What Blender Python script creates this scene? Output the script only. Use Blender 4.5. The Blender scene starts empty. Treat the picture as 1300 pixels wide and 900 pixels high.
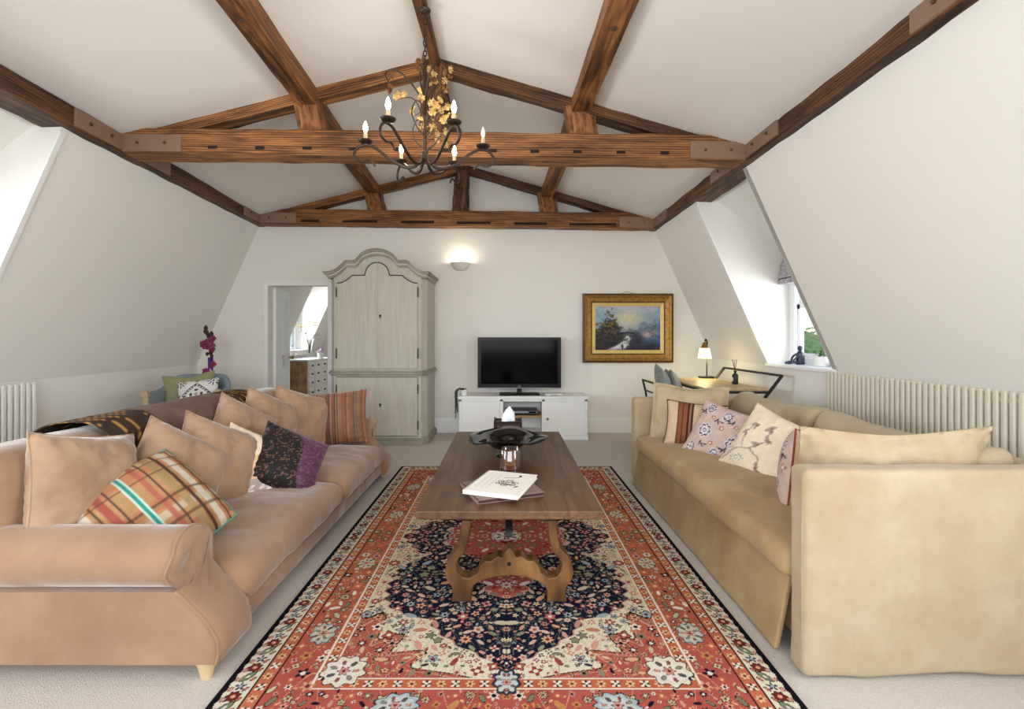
import bpy, bmesh, math, random
import numpy as np
from mathutils import Vector, Matrix, noise as mnoise

# ------------------------------------------------------------------ camera, world, light
SC = bpy.context.scene
COL = SC.collection
PI = math.pi
EYE = 1.2
F = 600.0

cam_d = bpy.data.cameras.new('camera')
cam = bpy.data.objects.new('camera', cam_d)
COL.objects.link(cam)
cam.location = (0, 0, EYE)
cam.rotation_euler = (PI / 2, 0, 0)
cam_d.sensor_fit = 'HORIZONTAL'
cam_d.sensor_width = 36.0
cam_d.lens = 36.0 * F / 1300.0
cam_d.shift_x = 7.0 / 1300.0
cam_d.shift_y = -22.0 / 1300.0
cam_d.clip_start = 0.05
cam_d.clip_end = 300
SC.camera = cam

SC.view_settings.view_transform = 'Standard'
SC.view_settings.look = 'None'
SC.view_settings.gamma = 1.0
SC.view_settings.use_curve_mapping = False
SC.view_settings.exposure = 0.2
try:
    SC.cycles.use_denoising = True
    SC.cycles.max_bounces = 8
    SC.cycles.diffuse_bounces = 5
    SC.cycles.transparent_max_bounces = 12
    SC.cycles.sample_clamp_indirect = 6.0
    SC.cycles.caustics_reflective = False
    SC.cycles.caustics_refractive = False
except Exception:
    pass

world = bpy.data.worlds.new('sky')
SC.world = world
world.use_nodes = True
wn = world.node_tree.nodes
wl = world.node_tree.links
for n in list(wn):
    wn.remove(n)
wo = wn.new('ShaderNodeOutputWorld')
wb = wn.new('ShaderNodeBackground')
sky = wn.new('ShaderNodeTexSky')
sky.sky_type = 'NISHITA'
sky.sun_disc = False
sky.sun_elevation = math.radians(42)
sky.sun_rotation = math.radians(200)
sky.air_density = 1.0
sky.dust_density = 0.5
wb.inputs['Strength'].default_value = 0.15
wl.new(sky.outputs[0], wb.inputs['Color'])
wl.new(wb.outputs[0], wo.inputs['Surface'])

def area_light(name, loc, direction, sx, sy, power, color=(1, 1, 1), spread=180):
    d = bpy.data.lights.new(name, 'AREA')
    d.shape = 'RECTANGLE'
    d.size = sx
    d.size_y = sy
    d.energy = power
    d.color = color
    d.spread = math.radians(spread)
    o = bpy.data.objects.new(name, d)
    COL.objects.link(o)
    o.location = loc
    o.rotation_euler = Vector(direction).to_track_quat('-Z', 'Z').to_euler()
    return o

# daylight at the seen dormers; the rear and near-dormer lamps are added fill
area_light('fill_lamp_rear', (-0.5, -1.93, 1.62), (0, 1, 0.0), 3.6, 1.6, 120, (0.93, 0.97, 1.0))  # fill added behind the camera for flat, even light
area_light('daylight_left_dormer', (-3.80, 2.5, 1.5), (1, 0.25, 0.0), 1.0, 1.05, 18, (0.92, 0.96, 1.0), 105)
area_light('fill_lamp_left_near', (-3.55, 0.1, 1.5), (1, 0.35, 0.0), 1.1, 1.05, 26, (0.93, 0.97, 1.0), 120)  # added fill at an unseen dormer
area_light('fill_lamp_right_near', (2.79, 0.35, 1.5), (-1, 0.35, 0.0), 1.1, 1.05, 40, (0.93, 0.97, 1.0), 120)  # added fill, set in a dormer that is out of view
area_light('daylight_right_dormer', (3.25, 3.95, 1.30), (-1, 0.22, 0.30), 1.0, 0.9, 30, (0.92, 0.96, 1.0), 160)
area_light('daylight_next_room', (-4.24, 9.1, 1.5), (1, 0, -0.05), 1.05, 1.05, 30, (0.90, 0.95, 1.0), 140)
sun_d = bpy.data.lights.new('sun', 'SUN')
sun_d.energy = 2.6
sun_d.angle = math.radians(1.0)
sun_d.color = (1.0, 0.96, 0.9)
sun_o = bpy.data.objects.new('sun', sun_d)
COL.objects.link(sun_o)
sun_o.rotation_euler = Vector((-0.02, 0.5, -0.87)).to_track_quat('-Z', 'Z').to_euler()

def point_light(name, loc, power, color, radius=0.02):
    d = bpy.data.lights.new(name, 'POINT')
    d.energy = power
    d.color = color
    d.shadow_soft_size = radius
    o = bpy.data.objects.new(name, d)
    COL.objects.link(o)
    o.location = loc
    return o

# ------------------------------------------------------------------ colour + material helpers
def lin1(c):
    c = c / 255.0
    return c / 12.92 if c <= 0.04045 else ((c + 0.055) / 1.055) ** 2.4

def S(r, g, b):
    return (lin1(r), lin1(g), lin1(b))

def SA(r, g, b):
    return np.array(S(r, g, b))

def new_mat(name):
    m = bpy.data.materials.new(name)
    m.use_nodes = True
    nt = m.node_tree
    b = nt.nodes.get('Principled BSDF')
    return m, nt, b

def setin(b, name, val):
    if name in b.inputs:
        b.inputs[name].default_value = val

def mat(name, col, rough=0.6, metal=0.0, var=0.0, vscale=6.0, bump=0.0, bscale=80.0, sheen=0.0,
        stretch=(1, 1, 1), col2=None, spec=0.5, emit=None, estr=0.0, coat=0.0, attr=False, wrinkle=0.0, wscale=7.0, wdist=0.03):
    m, nt, b = new_mat(name)
    N, L = nt.nodes, nt.links
    setin(b, 'Roughness', rough)
    setin(b, 'Metallic', metal)
    setin(b, 'Specular IOR Level', spec)
    setin(b, 'Coat Weight', coat)
    if sheen:
        setin(b, 'Sheen Weight', sheen)
        setin(b, 'Sheen Roughness', 0.4)
    b.inputs['Base Color'].default_value = (*col, 1) if col else (1, 1, 1, 1)
    tc = N.new('ShaderNodeTexCoord')
    mp = N.new('ShaderNodeMapping')
    mp.inputs['Scale'].default_value = stretch
    L.new(tc.outputs['Object'], mp.inputs['Vector'])
    src = None
    if attr:
        at = N.new('ShaderNodeAttribute')
        at.attribute_name = 'Col'
        src = at.outputs['Color']
    if var > 0 or col2 is not None:
        nz = N.new('ShaderNodeTexNoise')
        nz.inputs['Scale'].default_value = vscale
        nz.inputs['Detail'].default_value = 5
        nz.inputs['Roughness'].default_value = 0.6
        L.new(mp.outputs[0], nz.inputs['Vector'])
        rmp = N.new('ShaderNodeMapRange')
        rmp.inputs['From Min'].default_value = 0.3
        rmp.inputs['From Max'].default_value = 0.7
        L.new(nz.outputs['Fac'], rmp.inputs['Value'])
        mx = N.new('ShaderNodeMix')
        mx.data_type = 'RGBA'
        L.new(rmp.outputs[0], mx.inputs[0])
        if attr:
            mx.blend_type = 'MULTIPLY'
            mx.inputs[0].default_value = 1
            L.remove(mx.inputs[0].links[0])
            r2 = N.new('ShaderNodeMapRange')
            r2.inputs['To Min'].default_value = 1 - var
            r2.inputs['To Max'].default_value = 1 + var
            L.new(nz.outputs['Fac'], r2.inputs['Value'])
            L.new(src, mx.inputs[6])
            L.new(r2.outputs[0], mx.inputs[7])
        else:
            c2 = col2 if col2 is not None else tuple(max(0, c * (1 - var)) for c in col)
            c1 = col if col2 is not None else tuple(min(1, c * (1 + var * 0.5)) for c in col)
            mx.inputs[6].default_value = (*c1, 1)
            mx.inputs[7].default_value = (*c2, 1)
        src = mx.outputs[2]
    if src is not None:
        L.new(src, b.inputs['Base Color'])
    if bump > 0:
        n2 = N.new('ShaderNodeTexNoise')
        n2.inputs['Scale'].default_value = bscale
        n2.inputs['Detail'].default_value = 3
        L.new(mp.outputs[0], n2.inputs['Vector'])
        bp = N.new('ShaderNodeBump')
        bp.inputs['Strength'].default_value = bump
        bp.inputs['Distance'].default_value = 0.01
        L.new(n2.outputs['Fac'], bp.inputs['Height'])
        L.new(bp.outputs[0], b.inputs['Normal'])
    if wrinkle > 0:
        n4 = N.new('ShaderNodeTexNoise')
        n4.inputs['Scale'].default_value = wscale
        n4.inputs['Detail'].default_value = 1.6
        n4.inputs['Roughness'].default_value = 0.45
        n4.inputs['Distortion'].default_value = 0.25
        L.new(tc.outputs['Object'], n4.inputs['Vector'])
        bw = N.new('ShaderNodeBump')
        bw.inputs['Strength'].default_value = wrinkle
        bw.inputs['Distance'].default_value = wdist
        L.new(n4.outputs['Fac'], bw.inputs['Height'])
        if b.inputs['Normal'].is_linked:
            L.new(b.inputs['Normal'].links[0].from_socket, bw.inputs['Normal'])
        L.new(bw.outputs[0], b.inputs['Normal'])
    if emit:
        b.inputs['Emission Color'].default_value = (*emit, 1)
        b.inputs['Emission Strength'].default_value = estr
    return m

def wood_mat(name, dark, mid, light, scale=1.0, stretch=(1.2, 14, 14), rough=0.6, knots=True, bump=0.25, contrast=(0.3, 0.5, 0.72), wave=0.16):
    m, nt, b = new_mat(name)
    N, L = nt.nodes, nt.links
    setin(b, 'Roughness', rough)
    setin(b, 'Specular IOR Level', 0.35)
    tc = N.new('ShaderNodeTexCoord')
    mp = N.new('ShaderNodeMapping')
    mp.inputs['Scale'].default_value = tuple(s * scale for s in stretch)
    L.new(tc.outputs['Object'], mp.inputs['Vector'])
    n1 = N.new('ShaderNodeTexNoise')
    n1.inputs['Scale'].default_value = 1.6
    n1.inputs['Detail'].default_value = 8
    n1.inputs['Roughness'].default_value = 0.65
    n1.inputs['Distortion'].default_value = 0.8
    L.new(mp.outputs[0], n1.inputs['Vector'])
    wv = N.new('ShaderNodeTexWave')
    wv.wave_type = 'BANDS'
    wv.bands_direction = 'Z'
    wv.inputs['Scale'].default_value = 1.3
    wv.inputs['Distortion'].default_value = 7.0
    wv.inputs['Detail'].default_value = 4
    wv.inputs['Detail Scale'].default_value = 0.8
    L.new(mp.outputs[0], wv.inputs['Vector'])
    mx0 = N.new('ShaderNodeMix')
    mx0.data_type = 'FLOAT'
    mx0.inputs[0].default_value = wave
    L.new(n1.outputs['Fac'], mx0.inputs[2])
    L.new(wv.outputs['Fac'], mx0.inputs[3])
    cr = N.new('ShaderNodeValToRGB')
    e = cr.color_ramp.elements
    e[0].position = contrast[0]
    e[0].color = (*dark, 1)
    e[1].position = contrast[2]
    e[1].color = (*light, 1)
    k = e.new(contrast[1])
    k.color = (*mid, 1)
    L.new(mx0.outputs[0], cr.inputs[0])
    # broad patches of tone
    n3 = N.new('ShaderNodeTexNoise')
    n3.inputs['Scale'].default_value = 1.3
    n3.inputs['Detail'].default_value = 3
    L.new(tc.outputs['Object'], n3.inputs['Vector'])
    mr = N.new('ShaderNodeMapRange')
    mr.inputs['From Min'].default_value = 0.3
    mr.inputs['From Max'].default_value = 0.7
    mr.inputs['To Min'].default_value = 0.6
    mr.inputs['To Max'].default_value = 1.15
    L.new(n3.outputs['Fac'], mr.inputs['Value'])
    mx = N.new('ShaderNodeMix')
    mx.data_type = 'RGBA'
    mx.blend_type = 'MULTIPLY'
    mx.inputs[0].default_value = 1
    L.new(cr.outputs[0], mx.inputs[6])
    L.new(mr.outputs[0], mx.inputs[7])
    L.new(mx.outputs[2], b.inputs['Base Color'])
    bp = N.new('ShaderNodeBump')
    bp.inputs['Strength'].default_value = bump
    bp.inputs['Distance'].default_value = 0.008
    L.new(mx0.outputs[0], bp.inputs['Height'])
    L.new(bp.outputs[0], b.inputs['Normal'])
    return m

def glass_mat(name, tint=(1, 1, 1), gloss=0.04, rough=0.02):
    m = bpy.data.materials.new(name)
    m.use_nodes = True
    nt = m.node_tree
    for n in list(nt.nodes):
        nt.nodes.remove(n)
    o = nt.nodes.new('ShaderNodeOutputMaterial')
    t = nt.nodes.new('ShaderNodeBsdfTransparent')
    t.inputs['Color'].default_value = (*tint, 1)
    g = nt.nodes.new('ShaderNodeBsdfGlossy')
    g.inputs['Roughness'].default_value = rough
    mx = nt.nodes.new('ShaderNodeMixShader')
    mx.inputs[0].default_value = gloss
    nt.links.new(t.outputs[0], mx.inputs[1])
    nt.links.new(g.outputs[0], mx.inputs[2])
    nt.links.new(mx.outputs[0], o.inputs['Surface'])
    return m

M = {}
M['wall'] = mat('wall_paint', S(232, 230, 225), 0.85, var=0.015, vscale=1.5, bump=0.03, bscale=60)
M['ceil'] = mat('ceiling_paint', S(230, 226, 222), 0.9, var=0.02, vscale=1.2, bump=0.04, bscale=30)
M['white'] = mat('white_gloss_paint', S(236, 236, 234), 0.4, var=0.01)
M['upvc'] = mat('window_white', S(240, 242, 245), 0.35)
M['carpet'] = mat('carpet_loop', S(203, 196, 187), 0.95, var=0.14, vscale=130, bump=0.5, bscale=260)
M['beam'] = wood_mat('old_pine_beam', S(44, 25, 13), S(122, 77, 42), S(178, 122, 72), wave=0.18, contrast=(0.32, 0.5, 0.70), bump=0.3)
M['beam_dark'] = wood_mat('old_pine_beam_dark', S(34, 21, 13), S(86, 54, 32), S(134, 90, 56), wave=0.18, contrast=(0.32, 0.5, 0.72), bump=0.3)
M['steel'] = mat('brown_steel_plate', S(142, 114, 96), 0.45, 0.25, var=0.06, vscale=5)
M['bolt'] = mat('bolt_iron', S(92, 72, 60), 0.5, 0.5)
M['black'] = mat('black_iron', S(30, 27, 26), 0.5, 0.3)
M['slot'] = mat('mortise_dark', S(30, 15, 9), 0.9)
M['velvet'] = mat('camel_velvet', S(166, 134, 108), 0.85, col2=S(140, 107, 82), vscale=2.6, bump=0.10, bscale=160, sheen=0.55, spec=0.15, wrinkle=0.6, wscale=4.5, wdist=0.05)
M['velvet_c'] = mat('camel_velvet_cushion', S(172, 142, 116), 0.8, col2=S(140, 108, 84), vscale=5, bump=0.08, bscale=120, sheen=0.6, spec=0.15, wrinkle=0.6, wscale=10.0, wdist=0.05)
M['linen'] = mat('oatmeal_linen', S(182, 166, 140), 0.92, col2=S(168, 148, 118), vscale=4, bump=0.25, bscale=240, sheen=0.15, spec=0.1, wrinkle=0.6, wscale=4.5, wdist=0.05)
M['linen_s'] = mat('oatmeal_linen_seat', S(180, 154, 114), 0.92, col2=S(154, 124, 84), vscale=3, bump=0.2, bscale=240, sheen=0.15, spec=0.1, wrinkle=0.5, wscale=5.0, wdist=0.05)
M['linen_c'] = mat('pale_linen_cushion', S(192, 175, 147), 0.92, col2=S(174, 152, 120), vscale=6, bump=0.25, bscale=220, spec=0.1, wrinkle=0.8, wscale=7.0, wdist=0.05)
M['paint_fab'] = mat('patterned_fabric', None, 0.9, attr=True, var=0.18, vscale=30, bump=0.15, bscale=200, spec=0.1, wrinkle=0.5, wscale=7, wdist=0.05)
M['paint_velvet'] = mat('patterned_velvet', None, 0.6, attr=True, var=0.25, vscale=25, bump=0.2, bscale=150, spec=0.3, sheen=0.3)
M['paint_flat'] = mat('printed_surface', None, 0.55, attr=True, spec=0.3)
M['rug'] = mat('rug_pile', None, 1.0, attr=True, var=0.22, vscale=140, bump=0.35, bscale=300, spec=0.05)
M['foot'] = mat('pale_wood_foot', S(206, 180, 140), 0.5, var=0.1, vscale=8)
M['table'] = wood_mat('oak_table_top', S(70, 48, 32), S(100, 72, 48), S(124, 92, 64), stretch=(16, 1.6, 16), scale=1.0, rough=0.4, bump=0.08, wave=0.05)
M['table_leg'] = wood_mat('oak_table_leg', S(72, 46, 22), S(112, 76, 40), S(142, 102, 60), stretch=(9, 9, 1.4), scale=0.8, rough=0.5, bump=0.12)
M['armoire'] = mat('distressed_grey_paint', S(188, 185, 172), 0.65, col2=S(172, 168, 153), vscale=5, stretch=(6, 6, 0.6), bump=0.1, bscale=30)
M['armoire_edge'] = mat('distressed_grey_edge', S(164, 160, 146), 0.65, col2=S(136, 130, 116), vscale=7, bump=0.1, bscale=30)
M['hinge'] = mat('hinge_iron', S(70, 66, 60), 0.5, 0.5)
M['tv'] = mat('tv_black_plastic', S(14, 14, 16), 0.35, spec=0.2)
M['screen'] = mat('tv_screen', S(5, 6, 8), 0.10, spec=0.06)
M['silver'] = mat('silver_plastic', S(150, 152, 156), 0.35, 0.6)
M['shelfwood'] = wood_mat('shelf_wood', S(150, 112, 70), S(190, 148, 98), S(205, 165, 116), stretch=(1.4, 10, 10), bump=0.05)
M['gold'] = mat('gilt_frame', S(176, 134, 66), 0.42, 0.55, col2=S(128, 88, 34), vscale=30, bump=0.4, bscale=60)
M['gold_lt'] = mat('gilt_slip', S(216, 190, 120), 0.5, 0.35, var=0.1, vscale=20)
M['gold_dk'] = mat('gilt_outer_edge', S(104, 70, 34), 0.5, 0.3, var=0.2, vscale=20)
M['leafgold'] = mat('gilt_leaf', S(206, 172, 112), 0.5, 0.35, var=0.3, vscale=40)
M['leafbrown'] = mat('bronze_leaf', S(120, 78, 40), 0.55, 0.35, var=0.3, vscale=40)
M['iron'] = mat('bronze_iron', S(64, 52, 44), 0.4, 0.7, var=0.2, vscale=20)
M['bulb'] = mat('lit_bulb', S(255, 240, 210), 0.3, emit=(1.0, 0.84, 0.58), estr=60.0)
M['bulb_off'] = mat('unlit_bulb', S(236, 232, 222), 0.25)
M['candle_tube'] = mat('candle_tube', S(206, 186, 150), 0.5, var=0.1)
M['plaster'] = mat('plaster_sconce', S(226, 222, 214), 0.7)
M['radiator_r'] = mat('radiator_stone_paint', S(206, 201, 184), 0.45)
M['radiator_l'] = mat('radiator_white_paint', S(224, 223, 218), 0.45)
M['glass'] = glass_mat('window_glass')
M['clear'] = glass_mat('clear_glass', (0.97, 0.98, 0.98), 0.10)
M['blackglass'] = mat('black_glass', S(10, 10, 12), 0.08, spec=0.35, coat=0.0)
M['candle'] = wood_mat('brown_candle', S(86, 50, 30), S(128, 78, 48), S(160, 104, 68), stretch=(4, 4, 10), bump=0.1)
M['paper'] = mat('book_pages', S(236, 230, 218), 0.8)
M['mauve'] = mat('mauve_book_cover', S(136, 108, 100), 0.6, var=0.15, vscale=12)
M['tissue'] = mat('white_tissue', S(240, 242, 248), 0.9)
M['wire'] = mat('tissue_box_bronze', S(58, 38, 30), 0.5, 0.4, var=0.4, vscale=30)
M['amber'] = mat('tissue_box_amber', S(160, 110, 52), 0.4, 0.2, var=0.4, vscale=40)
M['chairgrey'] = mat('slate_blue_upholstery', S(132, 144, 150), 0.9, var=0.10, vscale=6, bump=0.15, bscale=200)
M['chairwood'] = mat('limed_wood', S(186, 160, 132), 0.6, var=0.18, vscale=10)
M['sage'] = mat('sage_velvet', S(142, 142, 104), 0.85, var=0.2, vscale=6, sheen=0.3)
M['greycush'] = mat('grey_green_satin', S(132, 134, 124), 0.55, var=0.25, vscale=6, sheen=0.2)
M['petal'] = mat('magenta_petal', S(122, 24, 70), 0.6, var=0.3, vscale=20)
M['bud'] = mat('dark_bud', S(62, 34, 30), 0.7, var=0.3, vscale=20)
M['purple'] = mat('purple_glass', S(92, 40, 120), 0.12, var=0.2, spec=0.6)
M['stem'] = mat('green_stem', S(84, 92, 56), 0.7)
M['leaf'] = mat('green_leaf', S(76, 102, 56), 0.6, var=0.3, vscale=12)
M['leafdark'] = mat('dark_green_leaf', S(44, 58, 40), 0.6, var=0.3, vscale=30)
M['yellow'] = mat('yellow_petal', S(232, 206, 60), 0.7, var=0.15, vscale=30)
M['pinkpet'] = mat('pink_petal', S(206, 176, 196), 0.7, var=0.1, vscale=30)
M['ceramic'] = mat('white_ceramic', S(234, 234, 232), 0.3)
M['navyceramic'] = mat('navy_ceramic', S(36, 44, 64), 0.35)
M['pine'] = wood_mat('pine_chest', S(150, 112, 74), S(186, 148, 104), S(204, 168, 124), stretch=(8, 8, 1.2), bump=0.06)
M['chestwhite'] = mat('chest_white_paint', S(222, 220, 212), 0.55, var=0.06, vscale=10)
M['desktop'] = wood_mat('desk_oak', S(172, 146, 104), S(196, 172, 126), S(212, 190, 148), stretch=(12, 1.2, 12), rough=0.45, bump=0.05)
M['brass'] = mat('aged_brass', S(150, 116, 66), 0.4, 0.7)
M['lampglass'] = mat('lamp_ribbed_glass', S(240, 226, 180), 0.4, emit=(1.0, 0.80, 0.42), estr=1.6)
M['foliage'] = mat('tree_foliage', S(84, 122, 66), 0.9, var=0.35, vscale=1.2)
M['bark'] = mat('tree_bark', S(80, 66, 52), 0.9, var=0.2)
M['lawn'] = mat('lawn_grass', S(98, 128, 72), 1.0, var=0.2, vscale=0.3)
M['redpipe'] = mat('red_piping', S(128, 54, 44), 0.8)
M['blackpipe'] = mat('black_piping', S(38, 30, 32), 0.8)
M['teal'] = mat('teal_piping', S(60, 140, 130), 0.7)
M['blind'] = mat('blind_print', S(208, 204, 206), 0.9, col2=S(120, 114, 126), vscale=26)
M['flower_leaf_pot'] = mat('pot_soil', S(70, 56, 44), 0.9)

# ------------------------------------------------------------------ mesh helpers
class MB:
    def __init__(self):
        self.v = []
        self.f = []
        self.c = None

    def add(self, verts, faces):
        o = len(self.v)
        self.v.extend([tuple(p) for p in verts])
        self.f.extend([tuple(i + o for i in f) for f in faces])
        return self

    def box(self, x0, x1, y0, y1, z0, z1):
        vs = [(x, y, z) for x in (x0, x1) for y in (y0, y1) for z in (z0, z1)]
        fs = [(0, 1, 3, 2), (4, 6, 7, 5), (0, 4, 5, 1), (2, 3, 7, 6), (0, 2, 6, 4), (1, 5, 7, 3)]
        return self.add(vs, fs)

    def hexa(self, a, b):
        """a, b: two matching quads"""
        n = len(a)
        fs = [tuple(range(n))[::-1], tuple(range(n, 2 * n))]
        for i in range(n):
            j = (i + 1) % n
            fs.append((i, j, n + j, n + i))
        return self.add(list(a) + list(b), fs)

    def prism(self, poly, axis, a0, a1):
        def mk(p, a):
            if axis == 'y':
                return (p[0], a, p[1])
            if axis == 'x':
                return (a, p[0], p[1])
            return (p[0], p[1], a)
        return self.hexa([mk(p, a0) for p in poly], [mk(p, a1) for p in poly])

    def tube(self, pts, r, n=8, cap=True, flat=None):
        pts = [Vector(p) for p in pts]
        k = len(pts)
        rs = r if isinstance(r, (list, tuple)) else [r] * k
        up = None
        rings = []
        for i, p in enumerate(pts):
            t = (pts[min(i + 1, k - 1)] - pts[max(i - 1, 0)])
            if t.length < 1e-9:
                t = Vector((0, 0, 1))
            t.normalize()
            if up is None:
                up = Vector((0, 0, 1)) if abs(t.z) < 0.9 else Vector((0, 1, 0))
            s = t.cross(up)
            if s.length < 1e-6:
                s = t.orthogonal()
            s.normalize()
            up = s.cross(t).normalized()
            ring = []
            for j in range(n):
                a = 2 * PI * j / n
                ring.append(p + (s * math.cos(a) + up * math.sin(a) * (flat or 1)) * rs[i])
            rings.append(ring)
        vs = [q for ring in rings for q in ring]
        fs = []
        for i in range(k - 1):
            for j in range(n):
                a, b = i * n + j, i * n + (j + 1) % n
                fs.append((a, b, b + n, a + n))
        if cap:
            fs.append(tuple(range(n))[::-1])
            fs.append(tuple((k - 1) * n + j for j in range(n)))
        return self.add(vs, fs)

    def lathe(self, prof, c=(0, 0, 0), n=20, wave=None):
        vs = []
        fs = []
        for i, (r, z) in enumerate(prof):
            for j in range(n):
                a = 2 * PI * j / n
                dr, dz = (0, 0) if wave is None else wave(i, a, r)
                vs.append((c[0] + (r + dr) * math.cos(a), c[1] + (r + dr) * math.sin(a), c[2] + z + dz))
        for i in range(len(prof) - 1):
            for j in range(n):
                a, b = i * n + j, i * n + (j + 1) % n
                fs.append((a, b, b + n, a + n))
        if prof[0][0] > 1e-5:
            fs.append(tuple(range(n))[::-1])
        if prof[-1][0] > 1e-5:
            fs.append(tuple((len(prof) - 1) * n + j for j in range(n)))
        return self.add(vs, fs)

    def rbox(self, x0, x1, y0, y1, z0, z1, r=0.03, n=14, crown=0.0, crown_lo=0.0, wr=0.0, ws=6.0, seed=0.0, deform=None):
        """rounded, plump box"""
        h = Vector(((x1 - x0) / 2, (y1 - y0) / 2, (z1 - z0) / 2))
        c = Vector(((x1 + x0) / 2, (y1 + y0) / 2, (z1 + z0) / 2))
        key = {}
        vs, fs = [], []
        def params(hh):
            inner = max(hh - r, 1e-4)
            k = 4
            p = [-(inner + r * math.tan(PI / 4 * (1 - i / k))) if False else -(inner + r * math.cos(PI / 2 * i / (k))) for i in range(k)]
            m = max(2, int(n * min(1.0, hh / max(h))) + 2)
            mid = [-inner + 2 * inner * i / m for i in range(m + 1)]
            return p + mid + [-q for q in p[::-1]]
        P = [params(h.x), params(h.y), params(h.z)]
        def put(p):
            k = (round(p.x, 5), round(p.y, 5), round(p.z, 5))
            if k in key:
                return key[k]
            q = Vector([max(-(h[i] - r), min(h[i] - r, p[i])) for i in range(3)])
            d = p - q
            if d.length > 1e-9:
                # cube corner shell -> sphere shell
                m = max(abs(d.x), abs(d.y), abs(d.z))
                d = d.normalized() * m
            w = q + d
            fx, fy = 1 - (w.x / h.x) ** 2, 1 - (w.y / h.y) ** 2
            fx, fy = max(fx, 0), max(fy, 0)
            bulge = (fx * fy) ** 0.6
            if w.z > 0:
                w.z += crown * bulge * (w.z / h.z)
            else:
                w.z += crown_lo * bulge * (w.z / h.z)
            g = c + w
            if wr:
                nv = mnoise.noise_vector(Vector((g.x * ws + seed, g.y * ws, g.z * ws + 3.1)))
                nv2 = mnoise.noise_vector(Vector((g.x * ws * 2.7 + seed, g.y * ws * 2.7, g.z * ws * 2.7)))
                g = g + nv * wr + nv2 * wr * 0.4
            if deform:
                g = Vector(deform(g))
            key[k] = len(vs)
            vs.append(tuple(g))
            return key[k]
        for ax in range(3):
            a, b = (ax + 1) % 3, (ax + 2) % 3
            for sgn in (-1, 1):
                A, B = P[a], P[b]
                for i in range(len(A) - 1):
                    for j in range(len(B) - 1):
                        q = []
                        for (u, w) in ((A[i], B[j]), (A[i + 1], B[j]), (A[i + 1], B[j + 1]), (A[i], B[j + 1])):
                            p = Vector((0, 0, 0))
                            p[a] = u
                            p[b] = w
                            p[ax] = sgn * h[ax]
                            q.append(put(p))
                        if sgn < 0:
                            q = q[::-1]
                        if len(set(q)) >= 3:
                            fs.append(tuple(dict.fromkeys(q)))
        return self.add(vs, fs)

    def build(self, name, m, parent=None, origin=(0, 0, 0), smooth=True, angle=35, bevel=0.0, cols=None, kind=None):
        me = bpy.data.meshes.new(name)
        o0 = Vector(origin)
        me.from_pydata([(p[0] - o0.x, p[1] - o0.y, p[2] - o0.z) for p in self.v], [], self.f)
        bm = bmesh.new()
        bm.from_mesh(me)
        bmesh.ops.recalc_face_normals(bm, faces=bm.faces)
        bm.to_mesh(me)
        bm.free()
        if cols is not None:
            at = me.color_attributes.new('Col', 'FLOAT_COLOR', 'POINT')
            a = np.ones((len(self.v), 4), dtype=np.float32)
            a[:, :3] = cols
            at.data.foreach_set('color', a.ravel())
        if smooth:
            me.polygons.foreach_set('use_smooth', [True] * len(me.polygons))
            try:
                me.set_sharp_from_angle(angle=math.radians(angle))
            except Exception:
                pass
        me.materials.append(m)
        o = bpy.data.objects.new(name, me)
        COL.objects.link(o)
        if parent is not None:
            o.parent = parent
        else:
            o.location = o0
        if bevel > 0:
            b = o.modifiers.new('bevel', 'BEVEL')
            b.width = bevel
            b.segments = 2
            b.limit_method = 'ANGLE'
            b.angle_limit = math.radians(40)
        if kind:
            o['kind'] = kind
        return o

def tag(o, label=None, cat=None, group=None, kind=None):
    if label:
        o['label'] = label
    if cat:
        o['category'] = cat
    if group:
        o['group'] = group
    if kind:
        o['kind'] = kind
    return o

class Thing:
    """an Empty at the base of a thing; parts are given in world coordinates"""
    def __init__(self, name, label, cat, loc, group=None, kind=None):
        self.o = bpy.data.objects.new(name, None)
        COL.objects.link(self.o)
        self.o.location = loc
        self.o.empty_display_size = 0.1
        self.loc = Vector(loc)
        tag(self.o, label, cat, group, kind)

    def part(self, name, mb, m, under=None, label=None, **kw):
        o = mb.build(name, m, parent=under or self.o, origin=self.loc, **kw)
        if label:
            o['label'] = label
        return o

    def clone_part(self, src, matrix, under=None, m=None):
        """another part that shares the mesh of src, placed by a matrix in the thing's frame"""
        c = src.copy()
        COL.objects.link(c)
        c.parent = under or self.o
        c.matrix_basis = matrix
        return c

def xyz(px, py, d):
    return Vector(((px - 643) * d / F, d, EYE - (py - 428) * d / F))

def smoothpath(pts, k=8):
    """Catmull-Rom through pts"""
    P = [Vector(p) for p in pts]
    out = []
    for i in range(len(P) - 1):
        p0 = P[max(i - 1, 0)]
        p1, p2 = P[i], P[i + 1]
        p3 = P[min(i + 2, len(P) - 1)]
        for j in range(k):
            t = j / k
            out.append(0.5 * ((2 * p1) + (p2 - p0) * t + (2 * p0 - 5 * p1 + 4 * p2 - p3) * t * t + (3 * p1 - p0 - 3 * p2 + p3) * t ** 3))
    out.append(P[-1])
    return out

def vnoise(x, y, s, seed=0.0, oct=3):
    """numpy value noise in [0,1]"""
    tot = np.zeros_like(x, dtype=float)
    amp, nrm = 1.0, 0.0
    for o in range(oct):
        xs, ys = x * s + seed * 13.7 + o * 5.1, y * s + seed * 7.3 + o * 9.7
        xi, yi = np.floor(xs), np.floor(ys)
        xf, yf = xs - xi, ys - yi
        u, w = xf * xf * (3 - 2 * xf), yf * yf * (3 - 2 * yf)
        def h(a, b):
            t = np.sin(a * 127.1 + b * 311.7 + seed) * 43758.5453
            return t - np.floor(t)
        v = (h(xi, yi) * (1 - u) + h(xi + 1, yi) * u) * (1 - w) + (h(xi, yi + 1) * (1 - u) + h(xi + 1, yi + 1) * u) * w
        tot += amp * v
        nrm += amp
        amp *= 0.5
        s *= 2
    return tot / nrm

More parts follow.
